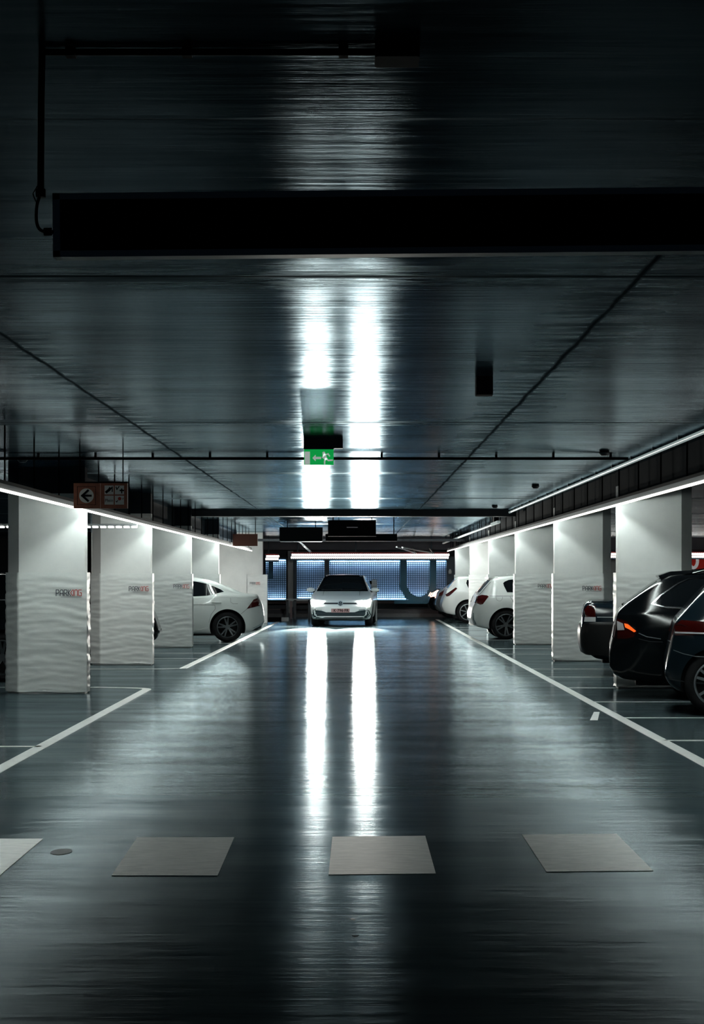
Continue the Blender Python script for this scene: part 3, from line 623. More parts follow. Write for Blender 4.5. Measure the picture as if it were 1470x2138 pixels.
# ------------------------------------------------------------------ cars
# local axes: x = 0 at the tail, x = L at the nose, y across (towards the camera is -y for the right-hand row), z up
def interp(pts, x):
    if x <= pts[0][0]: return pts[0][1]
    for (a,b),(c,d) in zip(pts[:-1], pts[1:]):
        if x <= c: return b+(d-b)*(x-a)/max(c-a,1e-6)
    return pts[-1][1]
def chaikin(P, n=2):
    for _ in range(n):
        Q = [P[0]]
        for a, b in zip(P[:-1], P[1:]):
            Q.append((a[0]*.75+b[0]*.25, a[1]*.75+b[1]*.25)); Q.append((a[0]*.25+b[0]*.75, a[1]*.25+b[1]*.75))
        Q.append(P[-1]); P = Q
    return P
class Car:
    def __init__(s, name, label, sp, loc, rz, group=None):
        s.sp = sp; s.L = sp['L']; s.r = thing(name, label, 'car', loc, rz, group)
        s.build()
    def build(s):
        sp = s.sp; L = s.L; P0 = sp['P']; n = 120; nodes = []
        xs = [L*(.5-.5*math.cos(math.pi*k/n)) for k in range(n+1)]
        def smooth(pts, k=2):
            v = [interp(pts, x) for x in xs]
            for _ in range(k): v = [v[0]]+[(v[i-1]+2*v[i]+v[i+1])/4 for i in range(1,n)]+[v[-1]]
            return v
        T = smooth(sp['top'], 2); B = smooth(sp['bot'], 2); W = smooth(sp['belt'], 2)
        rb, rf = sp.get('taper', ((.55,.24),(.75,.28)))
        bm = bmesh.new(); rings = []
        for x, zT, zB, zW in zip(xs, T, B, W):
            P = P0*(1-rb[1]*max(0,1-x/rb[0])**2.2)*(1-rf[1]*max(0,1-(L-x)/rf[0])**2.2)
            zb = min(zW, zT-.02); hb = zb-zB; g = zT-zb
            yr = .95*P-sp.get('tumble',.42)*g; gg = min(g, .12)
            pts = [(0,zB),(.80*P,zB),(.93*P,zB+.03),(.975*P,zB+.28*hb),(P,zB+.55*hb),(1.0*P,zb-.20*hb),(.972*P,zb-.02),(.945*P-.02*g,zb+.04*g),(yr+.02*g,zT-gg*.75),(yr-.02,zT-gg*.35),(yr*.78,zT-gg*.10),(0,zT)]
            pts = chaikin(pts, 2)
            rings.append([bm.verts.new((x,-y,z)) for y,z in pts] + [bm.verts.new((x,y,z)) for y,z in pts[-2:0:-1]])
        m = len(rings[0])
        for a, b in zip(rings[:-1], rings[1:]):
            for k in range(m): bm.faces.new((a[k], a[(k+1)%m], b[(k+1)%m], b[k]))
        bm.faces.new(rings[0]); bm.faces.new(rings[-1][::-1])
        bmesh.ops.recalc_face_normals(bm, faces=bm.faces)
        s.bvh = BVHTree.FromBMesh(bm)
        me = bpy.data.meshes.new('body'); bm.to_mesh(me); bm.free()
        body = bpy.data.objects.new('body', me); COL.objects.link(body)
        cb = bmesh.new(); R = sp['arch']
        for wx in sp['wheels']:
            for sd in (-1, 1):
                prism(cb, [(wx+R*math.cos(t*math.pi/24), sp['wr']+R*math.sin(t*math.pi/24)) for t in range(48)], lambda a,b,d: (a,d,b), sd*(P0-.27), sd*(P0+.2))
        bmesh.ops.recalc_face_normals(cb, faces=cb.faces)
        cm = bpy.data.meshes.new('cut'); cb.to_mesh(cm); cb.free(); cut = bpy.data.objects.new('cut', cm); COL.objects.link(cut)
        md = body.modifiers.new('b', 'BOOLEAN'); md.operation = 'DIFFERENCE'; md.solver = 'EXACT'; md.object = cut
        dg = bpy.context.evaluated_depsgraph_get(); me2 = bpy.data.meshes.new_from_object(body.evaluated_get(dg))
        bpy.data.objects.remove(body); bpy.data.objects.remove(cut)
        me2.materials.clear(); me2.materials.append(sp['paint']); me2.materials.append(M['well']); me2.materials.append(M['trimblack'])
        low = sp.get('lowblack', 0)
        for p in me2.polygons:
            c = p.center; ins = any(math.hypot(c.x-wx, c.z-sp['wr']) < R-.001+.0 for wx in sp['wheels'])
            wall = any(abs(math.hypot(c.x-wx, c.z-sp['wr'])-R) < .012 and abs(p.normal.y) < .3 for wx in sp['wheels'])
            p.material_index = 1 if (ins and abs(c.y) < P0-.2) or wall else (2 if c.z < low else 0)
            p.use_smooth = True
        me2.set_sharp_from_angle(angle=math.radians(38))
        o = bpy.data.objects.new('body', me2); COL.objects.link(o); o.parent = s.r; s.body = o
        for wx in sp['wheels']:
            for sd in (-1, 1): s.wheel(wx, sd)
    def wheel(s, wx, sd):
        sp = s.sp; r = sp['wr']; rr = sp['rr']; P = sp['P']-.035
        key = 'wheelmesh'
        if key not in sp:
            bm = bmesh.new(); prof = [(rr,-.0),(rr+.01,-.012),(r-.05,-.010),(r-.015,.015),(r,.05),(r,.17),(r-.02,.20),(rr,.20)]
            N_ = 48; rows = [[bm.verts.new((q*math.cos(2*math.pi*t/N_), d, q*math.sin(2*math.pi*t/N_))) for q,d in prof] for t in range(N_)]
            for t in range(N_):
                for k in range(len(prof)-1): bm.faces.new((rows[t][k], rows[(t+1)%N_][k], rows[(t+1)%N_][k+1], rows[t][k+1]))
            bmesh.ops.recalc_face_normals(bm, faces=bm.faces); tm = bpy.data.meshes.new('tyre'); bm.to_mesh(tm); bm.free(); tm.materials.append(M['tyre'])
            for p in tm.polygons: p.use_smooth = True
            bm = bmesh.new(); prof = [(rr+.002,-.004),(rr-.012,-.006),(rr-.022,.01),(rr-.026,.14),(.0,.16)]
            rows = [[bm.verts.new((q*math.cos(2*math.pi*t/N_), d, q*math.sin(2*math.pi*t/N_))) for q,d in prof] for t in range(N_)]
            fm = []
            for t in range(N_):
                for k in range(len(prof)-1):
                    try: f = bm.faces.new((rows[t][k], rows[(t+1)%N_][k], rows[(t+1)%N_][k+1], rows[t][k+1])); f.material_index = 0 if k < 2 else 1
                    except ValueError: pass
            ns = sp.get('spokes', 5); split = sp.get('split', .16); a0 = sp.get('a0', .3)
            for q in range(ns):
                for off in ((-split, split) if split else (0,)):
                    a = a0+2*math.pi*q/ns; w0, w1 = .016, .013
                    def fn(u, v, d, a=a, off=off):
                        ang = a + off*(1.0 if u > .07 else .7); return (u*math.cos(ang)-v*math.sin(ang), d + (.02*(1-u/rr)), u*math.sin(ang)+v*math.cos(ang))
                    f0 = len(bm.faces); prism(bm, [(.03,-w0),(rr-.014,-w1),(rr-.014,w1),(.03,w0)], fn, .002, .03)
            prism(bm, [(.05*math.cos(t*.5236), .05*math.sin(t*.5236)) for t in range(12)], lambda a,b,d: (a,d,b), .008, .05)
            bmesh.ops.recalc_face_normals(bm, faces=bm.faces); rm = bpy.data.meshes.new('rim'); bm.to_mesh(rm); bm.free()
            rm.materials.append(sp.get('rim', M['rim'])); rm.materials.append(M['well']); rm.polygons.foreach_get
            sp[key] = (tm, rm)
        tm, rm = sp[key]
        t = bpy.data.objects.new('wheel', tm); COL.objects.link(t); t.parent = s.r; t.location = (wx, sd*P, r); t.rotation_euler = (0,0,0 if sd < 0 else math.pi)
        q = bpy.data.objects.new('rim', rm); COL.objects.link(q); q.parent = t
    def proj(s, name, pts, axis, m, parent=None, off=.004, step=.05, thick=.016, side=-1, fine=True):
        """outline laid on the bodywork. axis 's': (x,z) seen from the side; 'r': (y,z) from behind; 'f': (y,z) from the front"""
        bm = bmesh.new()
        v = [bm.verts.new((a,b,0)) for a,b in pts]; bm.faces.new(v)
        a0,a1 = min(p[0] for p in pts), max(p[0] for p in pts); b0,b1 = min(p[1] for p in pts), max(p[1] for p in pts)
        for k in range(1, int((a1-a0)/step)+1):
            g = bm.faces[:]+bm.edges[:]+bm.verts[:]; bmesh.ops.bisect_plane(bm, geom=g, plane_co=(a0+k*step-.001,0,0), plane_no=(1,0,0))
        for k in range(1, int((b1-b0)/step)+1):
            g = bm.faces[:]+bm.edges[:]+bm.verts[:]; bmesh.ops.bisect_plane(bm, geom=g, plane_co=(0,b0+k*step-.001,0), plane_no=(0,1,0))
        bmesh.ops.triangulate(bm, faces=[f for f in bm.faces if len(f.verts) > 4])
        dirs = {}
        for vt in bm.verts:
            a, b = vt.co.x, vt.co.y
            if axis == 's': o, d = Vector((a, side*3, b)), Vector((0,-side,0))
            elif axis == 'r': o, d = Vector((-2, a, b)), Vector((1,0,0))
            else: o, d = Vector((s.L+2, a, b)), Vector((-1,0,0))
            hit, nrm, _, _ = s.bvh.ray_cast(o, d)
            if hit is None:
                hit, nrm, _, _ = s.bvh.find_nearest(o + d*(2.2 if axis != 's' else 2.2))
            if nrm.dot(d) > 0: nrm = -nrm
            vt.co = hit + nrm*off; dirs[vt] = nrm
        be = [e for e in bm.edges if len(e.link_faces) == 1]
        old = {v_: dirs[v_] for e in be for v_ in e.verts}; pos = {tuple(v_.co): d for v_, d in old.items()}
        ex = bmesh.ops.extrude_edge_only(bm, edges=be)
        for g in ex['geom']:
            if isinstance(g, bmesh.types.BMVert):
                d = pos.get(tuple(g.co))
                if d is not None: g.co -= d*thick
        return link(name, bm, m, parent or s.r, 50)
    def line(s, name, pts, axis, wd, m, parent=None, off=.003, closed=False, side=-1):
        """thin strip following a path on the bodywork"""
        bm = bmesh.new(); P = [Vector(p) for p in pts]; Q = []
        if closed: P.append(P[0])
        for a, b in zip(P[:-1], P[1:]):
            n = max(1, int((b-a).length/.04)); Q += [a+(b-a)*k/n for k in range(n)]
        Q.append(P[-1]); row = []
        for i, p in enumerate(Q):
            d = (Q[min(i+1,len(Q)-1)]-Q[max(i-1,0)]).normalized(); nn = Vector((-d.y,d.x))*wd/2; r_ = []
            for q, lift in ((p+nn,-.008),(p+nn*.8,off),(p-nn*.8,off),(p-nn,-.008)):
                if axis == 's': o, dr = Vector((q.x, side*3, q.y)), Vector((0,-side,0))
                elif axis == 'r': o, dr = Vector((-2, q.x, q.y)), Vector((1,0,0))
                else: o, dr = Vector((s.L+2, q.x, q.y)), Vector((-1,0,0))
                hit, nrm, _, _ = s.bvh.ray_cast(o, dr)
                if hit is None: hit, nrm, _, _ = s.bvh.find_nearest(o+dr*2.2)
                if nrm.dot(dr) > 0: nrm = -nrm
                r_.append(bm.verts.new(hit+nrm*lift))
            row.append(r_)
        for a, b in zip(row[:-1], row[1:]):
            for k in range(3): bm.faces.new((a[k], a[k+1], b[k+1], b[k]))
        return link(name, bm, m, parent or s.r, 60)
    def surf_y(s, x, z, side=-1):
        hit,_,_,_ = s.bvh.ray_cast(Vector((x, side*3, z)), Vector((0,-side,0))); return hit.y if hit else side*s.sp['P']
    def both(s, fn):
        for sd in (-1, 1): fn(sd)
    def handle(s, x, z, m=None, sides=(-1,1)):
        for sd in sides:
            y = s.surf_y(x, z, sd); bm = bmesh.new()
            tube(bm, [(x-.105,y+sd*.0,z-.004),(x-.08,y+sd*.03,z),(x+.07,y+sd*.03,z+.004),(x+.10,y+sd*.0,z)], [.008,.013,.013,.008], 8)
            link('door_handle', bm, m or s.sp['paint'], s.r, 50)
    def mirror(s, x, z, m=None, out=.17):
        for sd in (-1, 1):
            y = s.surf_y(x, z-.04, sd); bm = bmesh.new()
            bmesh.ops.create_uvsphere(bm, u_segments=16, v_segments=10, radius=1)
            for v in bm.verts: v.co = Vector((x+v.co.x*.06, y+sd*out*.72+v.co.y*.125, z+v.co.z*.075*(1 if v.co.z > 0 else .75)))
            q = link('wing_mirror', bm, m or s.sp['paint'], s.r, 60)
            bm = bmesh.new(); tube(bm, [(x,y-sd*.03,z-.05),(x,y+sd*out*.5,z-.03)], [.03,.02], 8); link('mirror_arm', bm, M['trimblack'], q, 60)
    def fin(s, x, m=None, h=.06, l=.16):
        hit,_,_,_ = s.bvh.ray_cast(Vector((x,0,3)), Vector((0,0,-1))); z = hit.z
        bm = bmesh.new(); prism(bm, [(x-.02,z-.01),(x+.01,z+h*.85),(x+.05,z+h),(x+l*.7,z+h*.55),(x+l,z-.01)], lambda a,b,d: (a,d,b), -.022, .022)
        bmesh.ops.bevel(bm, geom=bm.edges[:], offset=.006, segments=2)
        link('roof_antenna', bm, m or s.sp['paint'], s.r, 50)
    def under(s, x0, x1, z0=.16, z1=.26):
        bm = bmesh.new(); P = s.sp['P']*.7; bx(bm, x0, x1, -P, P, z0, z1); bmesh.ops.bevel(bm, geom=bm.edges[:], offset=.03, segments=2); link('underbody', bm, M['well'], s.r)
    def plate(s, axis, z, m, txt=None, x=None, wd=.26):
        pts = [(-wd,z-.055),(wd,z-.055),(wd,z+.055),(-wd,z+.055)]
        return s.proj('number_plate', pts, axis, m, off=.012, step=.2, thick=.03)

def q(pts, k): return [(a*k, b*k) for a, b in pts]

# --- white hatchback driving towards the camera, lights on (nose at local x = L)
gsp = dict(tumble=.5, L=4.28, P=.895, wr=.325, rr=.225, arch=.365, wheels=(.78, 3.42), paint=M['white'], rim=M['rimdark'], lowblack=.21,
    top=[(0,.60),(.03,.80),(.10,.98),(.35,1.22),(.55,1.40),(.9,1.45),(1.7,1.475),(2.3,1.45),(2.65,1.34),(3.22,1.00),(3.5,.95),(3.9,.86),(4.12,.76),(4.22,.68),(4.28,.56)],
    bot=[(0,.32),(.1,.22),(.6,.18),(3.6,.17),(4.1,.18),(4.28,.27)], belt=[(0,.92),(1,.96),(3.2,.93),(4.28,.80)],
    taper=((.5,.2),(.72,.17)))
YAW = math.radians(-90-2.6)
G = Car('hatchback_car', 'white hatchback driving towards the camera with both headlamps blazing', gsp, (0,0,0), YAW)
nose = Vector((-.435, 49.9, 0)); G.r.location = nose - Matrix.Rotation(YAW, 3, 'Z') @ Vector((gsp['L'],0,0))
# seen from the front: world -x side is local y > 0?  rotation -90: local y -> world x
ws = G.proj('windscreen', [(-.74,.985),(.74,.985),(.70,1.08),(.60,1.30),(.56,1.40),(.52,1.447),(-.52,1.447),(-.56,1.40),(-.60,1.30),(-.70,1.08)], 'f', M['glass'], step=.035, off=.010)
for x, z in ((-.3,1.02),(.25,1.02)):
    G.line('wiper', [(x-.3,z-.005),(x+.3,z+.02)], 'f', .02, M['trimblack'], ws, off=.014)
LENS = mat('headlamp_lens', (.9,.9,.9), .2, emit=(1,.985,.90), es=LAMP_LENS)
def headl(sd):
    hp = [(sd*.86,.735),(sd*.80,.742),(sd*.62,.715),(sd*.45,.672),(sd*.47,.640),(sd*.62,.612),(sd*.76,.588),(sd*.83,.60)]
    if sd < 0: hp = hp[::-1]
    h = G.proj('headlamp', hp, 'f', M['trimblack'], off=.004)
    hp2 = [(sd*.85,.732),(sd*.79,.738),(sd*.62,.710),(sd*.47,.668),(sd*.62,.620),(sd*.76,.594),(sd*.82,.606)]
    if sd < 0: hp2 = hp2[::-1]
    G.proj('lens', hp2, 'f', LENS, h, off=.009)
    li = bpy.data.lights.new('headlamp_beam', 'SPOT'); li.energy = BEAM_W; li.color = (1,.98,.9); li.spot_size = math.radians(26); li.spot_blend = .35; li.shadow_soft_size = .17
    lo = bpy.data.objects.new('headlamp_beam', li); COL.objects.link(lo); lo.parent = G.r; lo.location = (G.L+.06, sd*.66, .655)
    lo.rotation_euler = (math.radians(90), 0, math.radians(-90)); lo.rotation_euler = (Vector((1,0,-.245))).to_track_quat('-Z','Y').to_euler()
headl(-1); headl(1)
gr = G.proj('grille', [(-.46,.628),(.46,.628),(.48,.648),(.46,.672),(-.46,.672),(-.48,.648)], 'f', M['trimblack'])
em = [(.066*math.cos(t*.2618), .645+.066*math.sin(t*.2618)) for t in range(24)]
eb = G.proj('badge', em, 'f', M['trimblack'], gr, off=.010)
G.line('badge_ring', em[::1], 'f', .012, M['steel'], eb, off=.014, closed=True)
G.line('badge_mark', [(-.022,.700),(0,.655),(.022,.700)], 'f', .010, M['steel'], eb, off=.014)
G.line('badge_mark', [(-.05,.675),(-.022,.595),(0,.645),(.022,.595),(.05,.675)], 'f', .010, M['steel'], eb, off=.014)
ig = G.proj('lower_grille', [(-.74,.26),(.74,.26),(.80,.33),(.76,.44),(.70,.465),(.52,.445),(.40,.405),(-.40,.405),(-.52,.445),(-.70,.465),(-.76,.44),(-.80,.33)], 'f', mat('grille_mesh', (.006,.014,.018), .7, spec=.2))
G.line('grille_surround', [(-.75,.245),(.75,.245),(.83,.33),(.785,.45),(.71,.48),(.52,.465)], 'f', .030, M['chrome'], ig, off=.010)
G.line('grille_surround', [(-.75,.245),(-.83,.33),(-.785,.45),(-.71,.48),(-.52,.465)], 'f', .030, M['chrome'], ig, off=.010)
for z in (.30,.34,.38): G.line('grille_slat', [(-.7,z),(.7,z)], 'f', .010, M['satin'], ig, off=.008)
pl = G.plate('f', .452, mat('plate_pinkish', (.32,.16,.15), .5))
cu = bpy.data.curves.new('t', 'FONT'); cu.body = 'K·796·FR'; cu.size = .115; cu.extrude = .002; cu.offset = .002; cu.align_x = 'CENTER'
tob = bpy.data.objects.new('t', cu); COL.objects.link(tob); dg = bpy.context.evaluated_depsgraph_get(); me = bpy.data.meshes.new_from_object(tob.evaluated_get(dg)); bpy.data.objects.remove(tob)
me.transform(Matrix.Translation((G.L+.014, .02, .415)) @ Matrix.Rotation(math.pi/2,4,'Z') @ Matrix.Rotation(math.pi/2,4,'X')); me.materials.clear(); link_me('lettering', me, M['black'], pl)
G.mirror(3.02, 1.02); G.under(.3, 4.0)
for sd in (-1,1):
    G.proj('side_window', [(.75,1.0),(2.95,.97),(2.5,1.28),(2.1,1.38),(.95,1.37)], 's', M['glass'], side=sd, step=.12)
G.handle(2.15,.86); G.handle(1.2,.88)

# --- generic rear-three-quarter helpers
def strip_lights(car, pts, m, name='tail_lamp', parent=None, sides=(-1,1), off=.005):
    out = None
    for sd in sides:
        o = car.proj(name, pts, 's', m, parent, off=off, side=sd, step=.04)
        if sd == -1: out = o
    return out
def rear_lamp(car, y0, y1, z0, z1, m, sides=(-1,1)):
    for sd in sides:
        car.proj('tail_lamp', [(sd*y0,z0),(sd*y1,z0),(sd*y1,z1),(sd*y0,z1)], 'r', m, off=.006, step=.05)

# --- white saloon, left row (camera sees its +y side after the half turn)
lsp = dict(L=4.67, P=.90, wr=.328, rr=.228, arch=.385, wheels=(.78, 3.56), paint=M['whitep'], rim=M['rimdark'], spokes=5, split=.2, a0=.45,
    top=[(0,.62),(.03,.80),(.09,.93),(.14,1.02),(.33,1.035),(.50,1.06),(.66,1.14),(.84,1.21),(1.03,1.285),(1.22,1.345),(1.5,1.39),(2.1,1.43),(2.6,1.40),(3.35,1.02),(4.1,.90),(4.5,.75),(4.67,.55)],
    bot=[(0,.40),(.06,.26),(.29,.20),(.6,.17),(4.2,.17),(4.67,.3)], belt=[(0,.98),(.3,1.0),(.85,1.03),(1.2,.99),(2,.95),(4.67,.8)],
    taper=((.50,.20),(.8,.3)))
A = Car('saloon_car', 'white saloon parked nose in between the left pillars, rear wheel and tail showing', lsp, (-2.02, 38.95, 0), math.pi+math.radians(3))
for sd in (-1,1):
    A.proj('side_window', [(.86,1.085),(.76,1.15) if 0 else (.93,1.135),(1.08,1.20),(1.25,1.262),(1.45,1.30),(1.75,1.335),(2.3,1.34),(2.9,1.05),(2.9,.985),(1.5,.985),(1.22,1.0),(1.03,1.045)], 's', M['glass'], side=sd, step=.06)
    A.line('window_bar', [(1.235,1.0),(1.235,1.25)], 's', .02, M['trimblack'], side=sd, off=.007)
    A.line('panel_gap', [(1.62,.98),(1.62,.30)], 's', .008, M['paintline'], side=sd)
    A.line('panel_gap', [(1.62,.92),(1.5,.815),(1.05,.80),(1.04,.72),(1.13,.60),(1.18,.42)], 's', .008, M['paintline'], side=sd)
    A.line('fuel_flap', [(.72,.955),(.71,.86),(.66,.83),(.56,.83)], 's', .007, M['paintline'], side=sd)
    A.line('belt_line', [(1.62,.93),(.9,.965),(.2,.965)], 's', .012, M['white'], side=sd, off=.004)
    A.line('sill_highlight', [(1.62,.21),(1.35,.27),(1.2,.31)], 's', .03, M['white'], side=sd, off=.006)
    A.proj('rear_diffuser', [(.02,.43),(.30,.205),(.06,.22),(.015,.30)], 's', M['trimblack'], side=sd, off=.006)
tl = strip_lights(A, [(.37,.72),(.22,.92),(.145,.945),(.10,.90),(.09,.79),(.26,.745)], M['taildark'])
for sd in (-1,1): A.line('lamp_edge', [(.11,.80),(.09,.86),(.11,.93)], 's', .015, M['tailclear'], tl, side=sd, off=.012); A.line('bumper_crease', [(.49,.61),(.36,.72),(.10,.78)], 's', .008, M['paintline'], side=sd)
for sd in (-1,1): A.line('reflector', [(sd*.8,.30),(sd*.68,.45)], 'r', .04, M['steel'], off=.01)
A.handle(1.02, .855); A.fin(1.30, h=.045, l=.15); A.mirror(3.1, 1.0); A.under(.5, 4.2, .14, .26)

# --- white hatchback, right row
bsp = dict(L=4.32, P=.885, wr=.333, rr=.245, arch=.385, wheels=(.775, 3.46), paint=M['white'], rim=M['rimdark'], spokes=5, split=.17, a0=1.0,
    top=[(0,.60),(.03,.72),(.10,.86),(.14,1.01),(.22,1.10),(.35,1.25),(.47,1.385),(.60,1.405),(.9,1.425),(1.6,1.44),(2.2,1.41),(3.0,1.02),(3.8,.93),(4.2,.75),(4.32,.5)],
    bot=[(0,.47),(.06,.34),(.15,.28),(.4,.23),(.7,.19),(4,.18),(4.32,.3)], belt=[(0,.95),(.5,.97),(2,.95),(4.32,.8)],
    taper=((.5,.19),(.8,.3)))
Bc = Car('hatchback_car', 'white hatchback parked right, its rear wheel showing left of the third pillar', bsp, (2.58, 40.38, 0), 0)
for sd in (-1,1):
    Bc.proj('side_window', [(.80,1.06),(.735,1.20),(.72,1.265),(.76,1.30),(.85,1.335),(1.1,1.365),(1.6,1.385),(2.1,1.35),(2.7,1.02)], 's', M['glass'], side=sd, step=.06)
    Bc.line('panel_gap', [(.86,.965),(1.02,.70)], 's', .008, M['paintline'], side=sd)
    Bc.line('belt_crease', [(.40,.975),(1.3,.975),(2.6,.96)], 's', .010, M['paintline'], side=sd)
    Bc.line('fuel_flap', [(.62+.075*math.cos(t*.35+3.14), .955-.09*abs(math.sin(t*.35))) for t in range(10)], 's', .006, M['paintline'], side=sd)
    Bc.line('rear_glass_edge', [(.155,1.045),(.28,1.19),(.43,1.36)], 's', .05, M['glass'], side=sd, off=.006)
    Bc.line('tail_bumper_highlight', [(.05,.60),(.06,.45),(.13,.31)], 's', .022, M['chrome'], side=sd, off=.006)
Bc.proj('rear_window', [(-.62,1.06),(.62,1.06),(.56,1.33),(-.56,1.33)], 'r', M['glass'], step=.08)
strip_lights(Bc, [(.15,.975),(.25,1.0),(.345,.99),(.385,.97),(.34,.91),(.255,.795),(.20,.785),(.13,.81),(.13,.92)], M['taildark'])
rear_lamp(Bc, .55, .78, .82, .97, M['taildark'])
bm = bmesh.new(); hit = Bc.bvh.ray_cast(Vector((.5,0,3)), Vector((0,0,-1)))[0]
bx(bm, .40, .62, -.56, .56, hit.z-.03, hit.z+.012); bmesh.ops.bevel(bm, geom=bm.edges[:], offset=.012, segments=2); link('roof_spoiler', bm, M['white'], Bc.r, 40)
Bc.fin(.86, h=.06, l=.18); Bc.handle(1.35,.90); Bc.under(1.2, 4.0, .14, .26); Bc.mirror(2.7,1.0)

# --- white hatchback further back
csp = dict(bsp); csp.pop('wheelmesh', None); csp.update(a0=.2, rim=M['rim'], split=0, spokes=7)
C3 = Car('hatchback_car', 'white car tail farther back, just left of the parked white hatchback', csp, (2.62, 54.6, 0), 0)
C3.proj('rear_window', [(-.62,1.06),(.62,1.06),(.56,1.33),(-.56,1.33)], 'r', M['glass'], step=.08)
strip_lights(C3, [(.10,.86),(.42,1.08),(.46,1.04),(.22,.82),(.14,.80)], M['taildark'])
for sd in (-1,1): C3.proj('side_window', [(.80,1.06),(.735,1.20),(.76,1.30),(1.1,1.365),(2.1,1.35),(2.7,1.02)], 's', M['glass'], side=sd, step=.1)
C3.under(.4, 4.0, .14, .26)
# --- grey hatchback behind it
hsp = dict(bsp); hsp.pop('wheelmesh', None); hsp.update(paint=M['grey'], a0=.2, rim=M['rim'], top=[(0,.55),(.04,.75),(.12,.92),(.30,1.05),(.55,1.20),(.85,1.34),(1.2,1.42),(1.7,1.45),(2.2,1.41),(3.0,1.02),(3.8,.93),(4.2,.75),(4.32,.5)])
D3 = Car('hatchback_car', 'dark grey hatchback with green tinted side window at the far right row', hsp, (2.56, 57.6, 0), 0)
for sd in (-1,1): 
    D3.proj('side_window', [(.70,1.08),(.80,1.16),(1.0,1.26),(1.25,1.335),(1.6,1.36),(2.1,1.34),(2.6,1.02),(1.0,1.04)], 's', M['glassgreen'], side=sd, step=.1)
    D3.line('window_trim', [(.66,1.06),(.80,1.17),(1.0,1.28),(1.3,1.355)], 's', .02, M['chrome'], side=sd, off=.006)
    D3.line('side_crease', [(.40,.72),(.75,.70)], 's', .012, M['chrome'], side=sd)
strip_lights(D3, [(.10,.86),(.30,.98),(.36,.94),(.22,.80),(.12,.78)], M['taildark'])
D3.under(.4, 4.0, .14, .26)
# --- black car with glowing rear lamp
esp = dict(bsp); esp.pop('wheelmesh', None); esp.update(paint=M['blackp'], a0=.2, rim=M['rim'], top=[(0,.55),(.04,.70),(.12,.86),(.3,.98),(.6,1.05),(.9,1.2),(1.2,1.36),(1.7,1.42),(2.2,1.39),(3.0,1.02),(3.8,.93),(4.2,.75),(4.32,.5)])
E3 = Car('saloon_car', 'farthest black car on the right with a glowing warm lamp', esp, (2.44, 60.3, 0), 0)
strip_lights(E3, [(.04,.72),(.12,.84),(.30,.95),(.42,.93),(.36,.80),(.22,.74)], M['litwarm'])
rear_lamp(E3, .45, .66, .74, .86, M['litwarm'])
strip_lights(E3, [(.44,.93),(.60,.82),(.56,.78),(.38,.86)], M['orange'])
E3.under(.4, 4.0, .14, .26)

# --- dark old saloon between the first and second right pillars
ssp = dict(L=4.35, P=.83, wr=.31, rr=.19, arch=.36, wheels=(.86, 3.45), paint=M['navy'], rim=M['rim'],
    top=[(0,.74),(.02,.95),(.07,1.06),(.12,1.085),(.55,1.075),(.80,1.10),(1.2,1.30),(1.5,1.38),(2.3,1.39),(2.8,1.05),(4.2,.95),(4.35,.6)],
    bot=[(0,.52),(.04,.36),(.2,.24),(.5,.20),(4,.2),(4.35,.3)], belt=[(0,1.0),(.8,.98),(4.35,.9)], taper=((.20,.10),(.4,.2)))
Cs = Car('saloon_car', 'dark blue old saloon with square tail lamp beside the second right pillar', ssp, (3.30, 25.95, 0), math.radians(-7))
for sd in (-1,1):
    t_ = Cs.proj('tail_lamp', [(.06,.845),(.20,.845),(.20,1.0),(.04,1.0)], 's', M['tail'], side=sd, off=.006)
    Cs.proj('reversing_lamp', [(.04,.775),(.20,.775),(.20,.84),(.05,.84)], 's', M['tailclear'], side=sd, off=.006)
    Cs.line('side_moulding', [(.22,.84),(1.6,.83)], 's', .012, M['steel'], side=sd)
    Cs.line('edge_trim', [(.06,1.055),(.6,1.03),(1.0,1.02)], 's', .014, M['chrome'], side=sd)
    Cs.proj('side_window', [(1.05,1.06),(1.25,1.26),(1.5,1.33),(2.2,1.33),(2.7,1.06)], 's', M['glass'], side=sd, step=.1)
rear_lamp(Cs, .50, .74, .84, 1.0, M['tail'])
bm = bmesh.new(); prof = [(.10,.30),(.05,.33),(.02,.44),(.01,.60),(.02,.72),(.05,.76),(.14,.77)]
rows = [[bm.verts.new((px_+cx_, y_, z_)) for px_, z_ in prof] for cx_, y_ in [(.55,-.85),(.25,-.855),(.08,-.84),(.0,-.78),(-.04,-.6),(-.06,-.3),(-.065,0),(-.06,.3),(-.04,.6),(.0,.78),(.08,.84),(.25,.855),(.55,.85)]]
for a_, b_ in zip(rows[:-1], rows[1:]):
    for k in range(len(prof)-1): bm.faces.new((a_[k], a_[k+1], b_[k+1], b_[k]))
bmesh.ops.solidify(bm, geom=bm.faces[:], thickness=.03)
link('bumper', bm, M['trimblack'], Cs.r, 60)
Cs.proj('rear_window', [(-.5,1.12),(.5,1.12),(.45,1.30),(-.45,1.30)], 'r', M['glass'], step=.1)
Cs.under(.3, 4.0, .18, .28)

